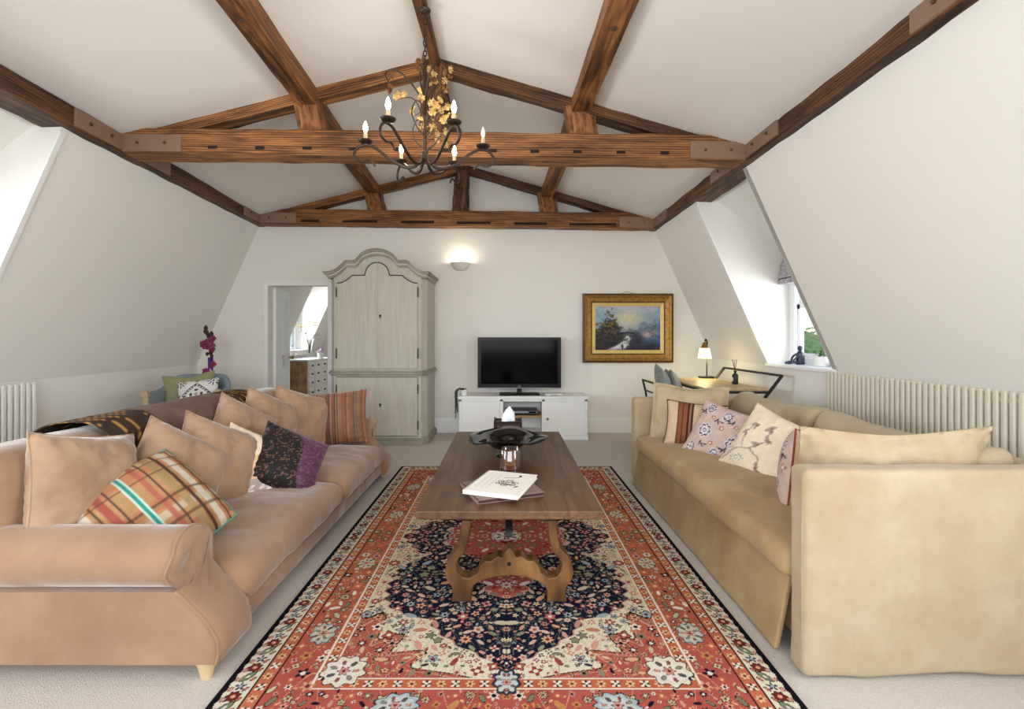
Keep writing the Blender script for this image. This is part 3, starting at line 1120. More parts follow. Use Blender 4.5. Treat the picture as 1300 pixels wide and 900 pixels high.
    along(0.128, 0.052, guard)
    along(0.323, 0.050, guard)
    def outer(x, y, k, o):
        m = k % 3
        if m == 0:
            stamp(img, X, Y, x, y, 0.022, 7, 0, maroon, peach, SA(70, 40, 40), 0.15, 1, 1, 0, res)
        elif m == 1:
            stamp(img, X, Y, x, y, 0.020, 0, 0, SA(120, 132, 112), white, SA(40, 36, 34), 0, 1.3, 0.6, 0.9, res)
        else:
            stamp(img, X, Y, x, y, 0.020, 5, 1, SA(64, 58, 76), grey, None, 0.3, 1, 1, 0, res)
        stamp(img, X, Y, x + (0.026 if o == 0 else 0.012), y + (0.014 if o == 0 else 0.026), 0.010, 5, 0, pink, None, SA(60, 40, 40), 0.2, 1, 1, 0, res)
        stamp(img, X, Y, x - (0.024 if o == 0 else 0.012), y + (0.012 if o == 0 else -0.024), 0.009, 0, 0, SA(180, 110, 90), None, SA(50, 36, 36), 0, 1.2, 0.6, 1, res)
    along(0.059, 0.046, outer)
    # cartouches
    def cart(x, y, r, c1, c2, sx=1.0, sy=1.0):
        stamp(img, X, Y, x, y, r, 9, 0, c1, None, SA(70, 56, 56), 0.10, sx, sy, 0.2, res, ew=0.07)
        stamp(img, X, Y, x, y, r * 0.80, 9, 0, c2, None, c2 * 0.8, 0.12, sx, sy, 0.2, res, ew=0.05)
        stamp(img, X, Y, x, y, r * 0.26, 6, 0, pink, maroon, SA(120, 60, 56), 0.25, 1, 1, 0, res)
        for k in range(7):
            a = k * 2 * PI / 7 + 0.5
            cc_ = (SA(90, 84, 84), SA(150, 72, 66), SA(140, 140, 118), SA(206, 140, 120))[k % 4]
            stamp(img, X, Y, x + math.cos(a) * r * 0.55 * sx, y + math.sin(a) * r * 0.55 * sy, r * 0.13, 5 if k % 2 else 0, 0, cc_, None, SA(80, 66, 62), 0.2, 1.2, 0.7, a, res)
    cart(RW - 0.228, 0.93, 0.064, SA(170, 184, 184), SA(206, 200, 176), 0.8, 1.1)
    cart(RW - 0.228, 0.34, 0.058, SA(206, 196, 168), SA(216, 206, 180), 0.8, 1.1)
    cart(0.36, RH - 0.228, 0.066, SA(170, 186, 192), SA(196, 204, 200), 1.2, 0.8)
    cart(RW - 0.385, RH - 0.385, 0.080, SA(228, 220, 202), SA(230, 222, 206))
    cart(0, 1.20, 0.058, SA(40, 50, 72), SA(196, 204, 200), 0.85, 1.15)
    cart(0, 0, 0.085, SA(224, 210, 182), SA(232, 222, 200), 1.1, 0.8)
    stamp(img, X, Y, 0, 0.56, 0.032, 8, 0, SA(236, 226, 206), red, maroon, 0.2, 1, 1, 0, res)
    stamp(img, X, Y, 0, 1.105, 0.018, 4, 0, navy, white, None, 0.3, 1, 1, 0, res)
    return xs, ys, np.clip(img * 0.80 + img.mean(axis=2, keepdims=True) * 0.05, 0, 1)

def build_rug():
    st = 0.0032
    xs, ys, q = rug_quarter(st)
    full_x = np.concatenate([-xs[:0:-1], xs])
    full_y = np.concatenate([-ys[:0:-1], ys])
    img = np.concatenate([q[:, :0:-1], q], axis=1)
    img = np.concatenate([img[:0:-1], img], axis=0)
    H, W = img.shape[:2]
    X, Y = np.meshgrid(full_x, full_y)
    yc = 2.83
    Z = np.full(X.shape, 0.010)
    co = np.stack([X, Y, Z], axis=-1).reshape(-1, 3)
    idx = np.arange(H * W).reshape(H, W)
    quads = np.stack([idx[:-1, :-1], idx[:-1, 1:], idx[1:, 1:], idx[1:, :-1]], axis=-1).reshape(-1, 4)
    # rim down to the floor
    loop = np.concatenate([idx[0, :], idx[1:, -1], idx[-1, -2::-1], idx[-2:0:-1, 0]])
    low = co[loop].copy()
    low[:, 2] = 0.001
    nb = H * W
    lowi = nb + np.arange(len(loop))
    rim = np.stack([loop, np.roll(loop, -1), np.roll(lowi, -1), lowi], axis=-1)[:, ::-1]
    co = np.concatenate([co, low])
    faces = np.concatenate([quads, rim])
    me = bpy.data.meshes.new('rug')
    me.vertices.add(len(co))
    me.vertices.foreach_set('co', co.astype(np.float32).ravel())
    me.loops.add(faces.size)
    me.loops.foreach_set('vertex_index', faces.astype(np.int32).ravel())
    me.polygons.add(len(faces))
    me.polygons.foreach_set('loop_start', np.arange(0, faces.size, 4, dtype=np.int32))
    me.update(calc_edges=True)
    col = np.ones((len(co), 4), dtype=np.float32)
    col[:nb, :3] = img.reshape(-1, 3)
    col[nb:, :3] = SA(24, 20, 26)
    at = me.color_attributes.new('Col', 'FLOAT_COLOR', 'POINT')
    at.data.foreach_set('color', col.ravel())
    me.materials.append(M['rug'])
    o = bpy.data.objects.new('rug', me)
    COL.objects.link(o)
    o.location = (0, yc, 0)
    tag(o, 'red and navy floral medallion rug under the coffee table', 'rug')
build_rug()

# ------------------------------------------------------------------ sofas
def scurve(t):
    return t * t * (3 - 2 * t)

def left_sofa():
    t = Thing('sofa', 'low camel velvet sofa with rolled arms and turned pale feet', 'sofa', (-1.5, 2.85, 0))
    XB = -2.10
    # base and front rail
    mb = MB()
    mb.rbox(XB + 0.06, -1.03, 1.70, 4.04, 0.07, 0.165, r=0.02, n=20, wr=0.002)
    t.part('base', mb, M['velvet'])
    # arms
    def arm(outer_sign, yo):
        """yo: outer panel y; outer_sign -1 for the arm nearer the camera"""
        s = outer_sign
        prof = []
        prof.append((yo, 0.066))
        for k in range(5):
            prof.append((yo, 0.10 + 0.05 * k))
        prof.append((yo, 0.318))
        cy, cz, r = yo - s * 0.075, 0.415, 0.103
        for k in range(15):
            a = math.radians(-118 + 283 * k / 14)
            # angle measured from the outer side going over the top
            prof.append((cy + s * r * math.cos(a) * 1.12, cz + r * math.sin(a) * 0.98))
        yi = yo - s * 0.215
        for z in (0.40, 0.34, 0.28, 0.18, 0.10, 0.066):
            prof.append((yi, z))
        def xf(z):
            zs = [0.05, 0.10, 0.17, 0.25, 0.32, 0.38, 0.45, 0.52]
            xv = [-1.015, -1.0, -1.005, -1.075, -1.15, -1.165, -1.135, -1.155]
            return float(np.interp(z, zs, xv))
        n = len(prof)
        vs, fs = [], []
        stations = [0, .1, .2, .3, .4, .5, .6, .7, .8, .9, .96, 1.0]
        for q, tt in enumerate(stations):
            for (y, z) in prof:
                x = XB + tt * (xf(z) - XB)
                nz = mnoise.noise(Vector((x * 5, y * 5, z * 5))) * 0.004
                vs.append((x, y + nz * s, z + nz * (1 if z > 0.1 else 0)))
        m = len(stations)
        for i in range(m - 1):
            for j in range(n):
                a, b = i * n + j, i * n + (j + 1) % n
                fs.append((a, b, b + n, a + n))
        cyz = Vector((sum(p[0] for p in prof) / n, sum(p[1] for p in prof) / n))
        prev = (m - 1) * n
        for (k, dx) in ((0.95, 0.008), (0.82, 0.016), (0.5, 0.020)):
            base = len(vs)
            for (y, z) in prof:
                yy = yo - s * 0.107 + (y - yo + s * 0.107) * k
                zz = z if k > 0.6 else z
                zz = cyz.y + (z - cyz.y) * (1 - (1 - k) * 0.25)
                vs.append((xf(zz) + dx, yy, zz))
            for j in range(n):
                fs.append((prev + j, prev + (j + 1) % n, base + (j + 1) % n, base + j))
            prev = base
        # close the cap across
        half = n // 2
        for j in range(half - 1):
            fs.append((prev + j, prev + j + 1, prev + n - 2 - j, prev + n - 1 - j))
        fs.append(tuple(range(n))[::-1])
        mb = MB()
        mb.add(vs, fs)
        a = t.part('arm', mb, M['velvet'], angle=48)
        # piping round the front scroll
        pm = MB()
        pts = [(xf(z) + 0.004, y, z) for (y, z) in prof[0:24]]
        pm.tube(pts, 0.0045, 6)
        t.part('piping', pm, M['velvet'], under=a)
    arm(-1, 1.635)
    arm(1, 4.10)
    # back
    def lean(g):
        k = max(0, g.z - 0.15)
        return (g.x - 0.10 * k, g.y, g.z)
    mb = MB()
    mb.rbox(XB + 0.02, -1.77, 1.66, 4.08, 0.08, 0.775, r=0.12, n=26, wr=0.008, ws=3.0, deform=lean)
    t.part('backrest', mb, M['velvet'])
    # seat cushions
    for (y0, y1, sd) in ((1.835, 2.945, 1.0), (2.95, 3.885, 4.0)):
        mb = MB()
        mb.rbox(-1.83, -1.0, y0, y1, 0.155, 0.300, r=0.065, n=30, crown=0.06, wr=0.013, ws=4.5, seed=sd)
        t.part('seat_cushion', mb, M['velvet'])
    # feet
    for (x, y) in ((-1.06, 1.672), (-1.06, 4.06), (-2.02, 1.672), (-2.02, 4.06)):
        mb = MB()
        mb.lathe([(0.019, 0.0), (0.022, 0.012), (0.031, 0.052), (0.035, 0.058), (0.035, 0.072)], (x, y, 0), 14)
        t.part('foot', mb, M['foot'])
    return t
left_sofa()

def right_sofa():
    t = Thing('sofa', 'oatmeal linen sofa with square arms and loose floor length cover', 'sofa', (1.5, 2.85, 0))
    def flare(amp, seed):
        def f(g):
            k = max(0, (0.45 - g.z)) / 0.45
            w = mnoise.noise(Vector((g.x * 3.2 + seed, g.y * 3.2, 0.4 + g.z * 0.7)))
            w2 = mnoise.noise(Vector((g.x * 9 + seed, g.y * 9, g.z * 1.2)))
            return (g.x + (w * 0.016 + w2 * 0.005) * (0.4 + k) * amp, g.y + (w * 0.016 + w2 * 0.006) * (0.4 + k) * amp, g.z)
        return f
    def creases(f):
        # pressed fold lines running down the loose cover
        lines = ((1.335, 0.12, 0.56, 0.03, -0.006), (1.455, 0.16, 0.60, 0.0, 0.005), (1.75, 0.2, 0.45, -0.05, 0.004), (1.20, 0.03, 0.3, 0.08, 0.005))
        def g(p):
            q = Vector(f(p))
            if p.y < 1.70:
                for (x, z0, z1, sl, am) in lines:
                    k = min(1, max(0, (p.z - z0) / 0.08)) * min(1, max(0, (z1 - p.z) / 0.08))
                    dx = p.x - x - sl * (p.z - z0)
                    q.y += am * k * math.exp(-(dx / 0.014) ** 2)
            return q
        return g
    mb = MB()
    mb.rbox(1.045, 2.12, 1.655, 1.75, 0.008, 0.735, r=0.022, n=110, wr=0.005, ws=4, deform=creases(flare(0.8, 2)))
    a = t.part('arm', mb, M['linen'])
    mb = MB()      # soft folds and seam of the cover
    mb.tube([(1.045, 1.668, 0.05), (1.043, 1.667, 0.4), (1.046, 1.668, 0.70)], 0.004, 6)
    t.part('seam', mb, M['linen'], under=a)
    mb = MB()
    mb.rbox(1.05, 2.12, 3.86, 4.00, 0.012, 0.70, r=0.035, n=24, wr=0.003, ws=4, deform=flare(0.6, 7))
    t.part('arm', mb, M['linen'])
    mb = MB()
    mb.rbox(1.97, 2.14, 1.72, 3.95, 0.012, 0.705, r=0.045, n=30, wr=0.003, ws=3)
    t.part('backrest', mb, M['linen'])
    mb = MB()
    mb.rbox(1.10, 2.0, 1.74, 3.87, 0.05, 0.31, r=0.03, n=18)
    t.part('base', mb, M['linen_s'])
    # skirt
    def sk(g):
        k = max(0.0, (0.30 - g.z) / 0.30)
        w = mnoise.noise(Vector((g.y * 3.0, 1.7, 0.0)))
        return (g.x - 0.055 * k + w * 0.010 * k, g.y, g.z)
    mb = MB()
    mb.rbox(1.078, 1.100, 1.80, 3.845, 0.012, 0.300, r=0.008, n=40, deform=sk)
    t.part('skirt', mb, M['linen_s'])
    mb = MB()
    def droop(g):
        k = max(0.0, (1.25 - g.x) / 0.25)
        return (g.x, g.y, g.z - 0.03 * k * k)
    mb.rbox(1.045, 1.93, 1.765, 3.85, 0.302, 0.415, r=0.045, n=40, crown=0.025, wr=0.010, ws=5, seed=9, deform=droop)
    t.part('seat_cushion', mb, M['linen_s'])
    # loose back cushions
    for (y0, y1, sd) in ((1.80, 2.80, 3), (2.82, 3.80, 8)):
        def bulge(g, y0=y0, y1=y1):
            k = (g.z - 0.40) / 0.4
            v = (g.y - (y0 + y1) / 2) / ((y1 - y0) / 2)
            f = max(0, 1 - v * v)
            return (g.x + 0.11 * max(0, k) - 0.03 * f, g.y, g.z - 0.02 * f * max(0, k) + 0.02 * abs(v) ** 4 * max(0, k))
        mb = MB()
        mb.rbox(1.72, 1.90, y0, y1, 0.40, 0.765, r=0.07, n=24, wr=0.010, ws=5, seed=sd, deform=bulge)
        c = t.part('back_cushion', mb, M['linen'])
    return t
right_sofa()

# ------------------------------------------------------------------ cushions
def cushion(name, label, C, N, U, w, h, t, m, painter=None, painter_b=None, piping=None, rot=0.0, pinch=0.08, seed=0, res=48,
            wr=0.006, chop=0.0, group=None, cat='cushion', flange=0.0, sag=0.0, push=1.0, gather=0.0045):
    C, N, U = Vector(C), Vector(N).normalized(), Vector(U)
    ez = N
    ey = (U - N * U.dot(N)).normalized()
    ex = ey.cross(ez)
    ca, sa = math.cos(rot), math.sin(rot)
    ex, ey = ex * ca + ey * sa, ey * ca - ex * sa
    s = np.linspace(-1, 1, res)
    Ug, Vg = np.meshgrid(s, s)
    fl = flange
    core = np.clip((1 - np.abs(Ug) ** 3.2), 0, 1) * np.clip((1 - np.abs(Vg) ** 3.2), 0, 1)
    prof = core ** 0.62
    if fl > 0:
        k = 1 - fl
        u2, v2 = np.clip(np.abs(Ug) / k, 0, 1), np.clip(np.abs(Vg) / k, 0, 1)
        prof = (np.clip(1 - u2 ** 3, 0, 1) * np.clip(1 - v2 ** 3, 0, 1)) ** 0.55
    x = Ug * w / 2 * (1 - pinch * (1 - Vg ** 2) * np.abs(Ug))
    y = Vg * h / 2 * (1 - pinch * (1 - Ug ** 2) * np.abs(Vg))
    y = y - chop * h * np.exp(-(Ug / 0.45) ** 2) * np.clip(Vg, 0, 1) ** 2 - sag * h * (1 - Ug ** 2) * np.clip(Vg, 0, 1)
    vs, fs, cols = [], [], []
    for side in (1, -1):
        wn = np.zeros_like(x)
        for i in range(res):
            for j in range(res):
                p = Vector((x[i, j] * 7 + seed * 3.3, y[i, j] * 7 + side * 2.0, seed * 1.7))
                q = Vector((x[i, j] * 22 + seed, y[i, j] * 13, seed + side))
                wn[i, j] = mnoise.noise(p) * wr + mnoise.noise(q) * wr * 0.55
        z = side * (t / 2 * prof * push + wn * (0.15 + prof)) + (0.0015 * side)
        # gathers running in from the seams
        gu = np.sin(Vg * 23 + seed * 1.3 + 2.0 * np.sin(Vg * 5 + seed)) * np.clip((np.abs(Ug) - 0.35) / 0.5, 0, 1) ** 1.5
        gv = np.sin(Ug * 21 + seed * 2.1 + 2.0 * np.sin(Ug * 4 + seed)) * np.clip((np.abs(Vg) - 0.35) / 0.5, 0, 1) ** 1.5
        z = z + side * gather * (gu + gv) * prof
        # radiating gathers near the corners
        cr = (np.abs(Ug) * np.abs(Vg)) ** 3
        z = z + side * cr * 0.006 * np.sin((Ug - Vg) * 30)
        base = len(vs)
        for i in range(res):
            for j in range(res):
                vs.append(tuple(ex * x[i, j] + ey * y[i, j] + ez * z[i, j]))
        for i in range(res - 1):
            for j in range(res - 1):
                a = base + i * res + j
                q = (a, a + 1, a + res + 1, a + res)
                fs.append(q if side > 0 else q[::-1])
        if painter is not None:
            pf = painter if (side > 0 or painter_b is None) else painter_b
            cols.append(pf(Ug, Vg).reshape(-1, 3))
    n = res * res
    ring = [j for j in range(res)] + [i * res + res - 1 for i in range(1, res)] + [(res - 1) * res + j for j in range(res - 2, -1, -1)] + [i * res for i in range(res - 2, 0, -1)]
    for k in range(len(ring)):
        a, b = ring[k], ring[(k + 1) % len(ring)]
        fs.append((a, a + n, b + n, b))
    mb = MB()
    mb.add(vs, fs)
    o = mb.build(name, m, cols=np.concatenate(cols) if cols else None, angle=70)
    o.location = C
    tag(o, label, cat, group)
    if piping is not None:
        pm = MB()
        pts = [Vector(vs[r]) * 0.5 + Vector(vs[r + n]) * 0.5 for r in ring]
        pts.append(pts[0])
        pm.tube(pts, 0.0045, 6, cap=False)
        p = pm.build('piping', piping, parent=o)
    return o

Z = Vector((0, 0, 1))
GL = 'camel velvet cushions along the low sofa'
def wcol(*c):
    return np.array(S(*c))

# painters ------------------------------------------------------------
def p_plain(c):
    c = wcol(*c)
    def f(U, V):
        return np.broadcast_to(c, U.shape + (3,)).copy()
    return f
def p_plaid(U, V):
    img = np.broadcast_to(wcol(196, 152, 108), U.shape + (3,)).copy()
    a = np.sin(U * 9.0) * 0.5 + 0.5
    img = img * (1 - 0.25 * a[..., None]) + wcol(196, 120, 70) * 0.25 * a[..., None]
    for (lo, hi, c) in ((-0.9, -0.72, (176, 104, 72)), (-0.5, -0.38, (224, 214, 190)), (-0.30, -0.12, (180, 112, 74)), (0.15, 0.32, (188, 158, 112)), (0.45, 0.6, (210, 120, 96)), (0.70, 0.86, (226, 200, 160))):
        k = (V > lo) & (V < hi)
        img[k] = img[k] * 0.45 + wcol(*c) * 0.55
    for (u, wd, c) in ((-0.93, .025, (90, 40, 60)), (-0.78, .02, (40, 30, 48)), (-0.62, .05, (226, 216, 196)), (-0.5, .02, (50, 34, 40)), (-0.36, .05, (176, 84, 76)), (-0.24, .02, (48, 36, 60)), (0.24, .05, (190, 108, 92)), (0.36, .02, (40, 30, 48)), (0.5, .05, (176, 148, 104)), (0.62, .02, (60, 36, 40)), (0.76, .045, (230, 220, 200)), (0.88, .02, (40, 30, 48))):
        img[np.abs(U - u) < wd] = wcol(*c)
    for v in (-0.62, -0.2, 0.38, 0.66):
        k = np.abs(V - v) < 0.018
        img[k] = img[k] * 0.3 + wcol(60, 36, 40) * 0.7
    img = img * 0.62 + wcol(150, 112, 80) * 0.16
    img[np.abs(U) < 0.06] = wcol(186, 206, 190)
    img[np.abs(U) < 0.04] = wcol(50, 134, 122)
    img[np.abs(U) < 0.008] = wcol(24, 70, 66)
    return img
def p_stripes(U, V):
    k = np.floor((U + 1) * 42)
    pal = np.array([S(*c) for c in ((132, 84, 58), (150, 104, 76), (84, 60, 48), (118, 92, 78), (160, 74, 54), (104, 86, 66), (58, 44, 42), (164, 124, 100), (138, 92, 60), (76, 70, 62))])
    idx = (np.sin(k * 12.9898) * 43758.5453 % 1.0 * len(pal)).astype(int) % len(pal)
    img = pal[idx]
    f = (0.75 + 0.4 * vnoise(U, V, 3, 4))[..., None]
    return np.clip(img * f, 0, 1)
def p_sequin(U, V):
    n = vnoise(U, V, 34, 3, 1)
    s = (n > 0.62)
    pur, blk = wcol(82, 42, 66), wcol(20, 13, 15)
    edge = -U * 0.95 - V * 0.35 + 0.18 + 0.12 * np.sin(V * 3)
    m = (edge > 0)
    img = np.where(m[..., None], blk, pur * (0.7 + 0.6 * vnoise(U, V, 5, 2))[..., None])
    img[s & ~m] = wcol(108, 66, 94)  # lighter specks put the sequins' sparkle into the colour
    img[(n > 0.78) & m] = wcol(120, 84, 70)
    return img
def p_floral(U, V):
    img = np.broadcast_to(wcol(226, 208, 186), U.shape + (3,)).copy()
    img = img * (0.95 + 0.1 * vnoise(U, V, 4, 1))[..., None]
    k = (V < 0.25 + 0.1 * np.sin(U * 5)) & (U < 0.4)
    img[k] = wcol(222, 186, 152)
    k = V < -0.5 + 0.1 * np.sin(U * 7)
    img[k] = wcol(176, 160, 150)
    for (x, y, r, c) in ((-0.45, 0.45, .24, (92, 88, 64)), (-0.5, -0.55, .26, (120, 126, 150)), (0.45, -0.45, .28, (224, 218, 220)), (0.5, 0.6, .18, (206, 130, 100)), (0.0, -0.8, .2, (230, 226, 226)), (0.7, 0.1, .16, (150, 120, 110))):
        stamp(img, U, V, x, y, r, 6, 0.6, wcol(*c), wcol(230, 220, 210), None, 0.42)
        stamp(img, U, V, x, y, r * 0.5, 6, 0.0, wcol(*c) * 0.6, wcol(230, 220, 210), None, 0.42)
    return img
def p_stripeband(U, V):
    img = np.broadcast_to(wcol(220, 192, 160), U.shape + (3,)).copy()
    for (a, b, c) in ((-0.62, -0.56, (60, 40, 44)), (-0.56, -0.44, (146, 92, 62)), (-0.44, -0.40, (70, 46, 46)), (-0.40, -0.26, (152, 92, 60)), (-0.26, -0.22, (60, 42, 46)), (-0.22, -0.12, (160, 112, 82)), (-0.12, -0.07, (56, 40, 46)), (0.70, 0.78, (70, 46, 46)), (0.78, 0.92, (170, 84, 56))):
        img[(U > a) & (U < b)] = wcol(*c)
    return img * 0.82
def p_lilac(U, V):
    img = np.broadcast_to(wcol(190, 168, 158), U.shape + (3,)).copy()
    img = img * (0.86 + 0.3 * vnoise(U, V, 5, 7))[..., None]
    dk, lt, br = wcol(70, 64, 84), wcol(214, 208, 210), wcol(164, 106, 84)
    spots = [(-0.45, -0.1, .27), (0.5, -0.25, .27), (0.05, 0.62, .2), (-0.55, 0.72, .2), (0.7, 0.6, .18), (0.1, -0.75, .2), (-0.7, -0.8, .2), (0.75, -0.85, .2)]
    for (x, y, r) in spots:
        stamp(img, U, V, x, y, r, 8, 0, lt, None, None, 0.12, 0.85, 1.1)
        stamp(img, U, V, x, y, r * 0.86, 8, 0, dk, None, None, 0.14, 0.85, 1.1)
        stamp(img, U, V, x, y, r * 0.6, 8, 0, lt, None, None, 0.10, 0.85, 1.1)
        stamp(img, U, V, x, y, r * 0.34, 6, 0, dk, lt, None, 0.3)
    for (x, y, r) in ((0.02, 0.15, .10), (-0.1, -0.45, .09), (0.42, 0.35, .09), (-0.35, 0.42, .09), (0.85, 0.1, .1), (-0.9, 0.25, .1)):
        stamp(img, U, V, x, y, r, 5, 0, br, lt, None, 0.25)
    for (x, y, a) in ((0.2, 0.42, .5), (-0.15, 0.3, 2.0), (0.3, -0.55, 1.0), (-0.35, -0.62, 2.4), (0.75, 0.3, 1.7), (-0.8, 0.5, 0.8)):
        for k in (-1, 0, 1):
            stamp(img, U, V, x + 0.08 * k, y + 0.05 * abs(k), .07, 0, 0, dk, None, None, 0, 1.5, .35, a + k)
    return img
def p_sketch(U, V):
    img = np.broadcast_to(wcol(226, 210, 186), U.shape + (3,)).copy()
    c, c2 = wcol(158, 146, 138), wcol(142, 112, 98)
    stroke(img, U, V, [(-0.9, -0.85), (-0.6, -0.4), (-0.3, -0.25), (0.0, 0.15), (-0.1, 0.5)], .02, c)
    stroke(img, U, V, [(-0.5, -0.3), (-0.65, 0.1), (-0.5, 0.4)], .016, c)
    stroke(img, U, V, [(-0.3, -0.25), (0.05, -0.35), (0.15, -0.6)], .02, c)
    for (x, y, r, a) in ((-0.1, 0.5, .13, 1), (-0.02, 0.2, .12, 2.2), (-0.5, 0.42, .12, .4), (0.12, -0.62, .14, 1.9), (-0.66, 0.12, .1, 1.0), (-0.2, -0.05, .1, 0.2)):
        stamp(img, U, V, x, y, r, 0, 0, c, None, None, 0, 1.2, .4, a)
        stamp(img, U, V, x + .05, y - .04, r * .7, 0, 0, c2, None, None, 0, 1.2, .35, a + 1)
    for (x, y) in ((-0.75, -0.5), (-0.55, -0.7), (-0.85, -0.2), (-0.4, -0.6)):
        stamp(img, U, V, x, y, .12, 6, 0, wcol(170, 166, 172), wcol(220, 210, 190), None, .4)
    return img
def p_tile(U, V):
    img = np.broadcast_to(wcol(224, 222, 220), U.shape + (3,)).copy()
    dk = wcol(70, 66, 72)
    d = np.abs(U) + np.abs(V)
    img[np.abs(d - 0.72) < 0.035] = dk
    img[np.abs(d - 0.58) < 0.014] = dk
    th, r = np.arctan2(V, U), np.hypot(U, V)
    img[(np.abs(d - 0.65) < 0.05) & (np.sin(th * 20) > 0.1)] = dk
    img[(r < 0.34) & (np.cos(th * 4) > 0.2) & (np.sin(r * 30) > -0.1)] = dk
    for (x, y) in ((-0.8, 0.8), (0.8, 0.8), (-0.8, -0.8), (0.8, -0.8)):
        c = wcol(110, 60, 84) if (x < 0 and y > 0) else dk
        stamp(img, U, V, x, y, .34, 8, 0, c, wcol(224, 222, 220), None, 0.45)
        stamp(img, U, V, x, y, .18, 8, PI, wcol(224, 222, 220), c, None, 0.3)
    for (x, y) in ((0, 0.92), (0, -0.92), (0.92, 0), (-0.92, 0)):
        stamp(img, U, V, x, y, .13, 5, 0, dk, None, None, 0.4)
    return img

# low velvet sofa ------------------------------------------------------
cushion('cushion', 'plain camel velvet cushion in the sofa corner behind the plaid one', (-1.715, 1.925, 0.595), (0.95, -0.16, 0.28), Z, 0.41, 0.43, 0.24, M['velvet_c'], piping=M['velvet_c'], rot=-0.22, seed=1, group=GL)
cushion('cushion', 'plain camel velvet cushion leaning on the throw beside the plaid cushion', (-1.60, 2.29, 0.525), (0.85, -0.40, 0.35), Z, 0.45, 0.45, 0.23, M['velvet_c'], piping=M['velvet_c'], rot=-0.62, seed=2, group=GL)
cushion('cushion', 'plain camel velvet cushion leaning beside the pale floral cushion', (-1.555, 2.53, 0.525), (0.85, -0.35, 0.35), Z, 0.45, 0.45, 0.23, M['velvet_c'], piping=M['velvet_c'], rot=-0.52, seed=3, group=GL)
cushion('cushion', 'plain camel velvet cushion behind the pale floral and sequin cushions', (-1.67, 2.98, 0.580), (0.85, -0.35, 0.35), Z, 0.42, 0.42, 0.21, M['velvet_c'], piping=M['velvet_c'], rot=-0.60, seed=4, group=GL)
cushion('cushion', 'plain camel velvet cushion standing past the end of the throw', (-1.67, 3.34, 0.580), (0.85, -0.35, 0.35), Z, 0.44, 0.44, 0.21, M['velvet_c'], piping=M['velvet_c'], rot=-0.5, seed=5, group=GL)
cushion('cushion', 'plain camel velvet cushion tucked beside the striped cushion', (-1.58, 3.62, 0.565), (0.75, -0.60, 0.35), Z, 0.45, 0.45, 0.23, M['velvet_c'], piping=M['velvet_c'], rot=-0.35, seed=6, group=GL, wr=0.010)
cushion('cushion', 'multicoloured plaid cushion with teal stripe beside the sofa arm', (-1.505, 1.955, 0.445), (0.36, -0.58, 0.70), (0.30, 0.3, 0.9), 0.49, 0.47, 0.27, M['paint_fab'], painter=p_plaid, piping=M['teal'], rot=1.16, seed=7, res=72, pinch=-0.03)
cushion('cushion', 'pale cushion with floral embroidery behind the sequin cushion', (-1.435, 2.68, 0.470), (0.75, -0.52, 0.45), Z, 0.40, 0.40, 0.12, M['paint_fab'], painter=p_floral, rot=-0.55, seed=8, res=60)
cushion('cushion', 'black and purple sequin cushion in front of the floral one', (-1.290, 2.80, 0.465), (0.66, -0.55, 0.48), Z, 0.40, 0.38, 0.15, M['paint_velvet'], painter=p_sequin, rot=-0.58, seed=9, res=64, pinch=0.04)
cushion('cushion', 'rust brown striped velvet cushion against the far sofa arm', (-1.385, 3.80, 0.545), (0.22, -0.92, 0.28), Z, 0.52, 0.44, 0.17, M['paint_velvet'], painter=p_stripes, rot=0.06, seed=10, res=84, pinch=0.06)

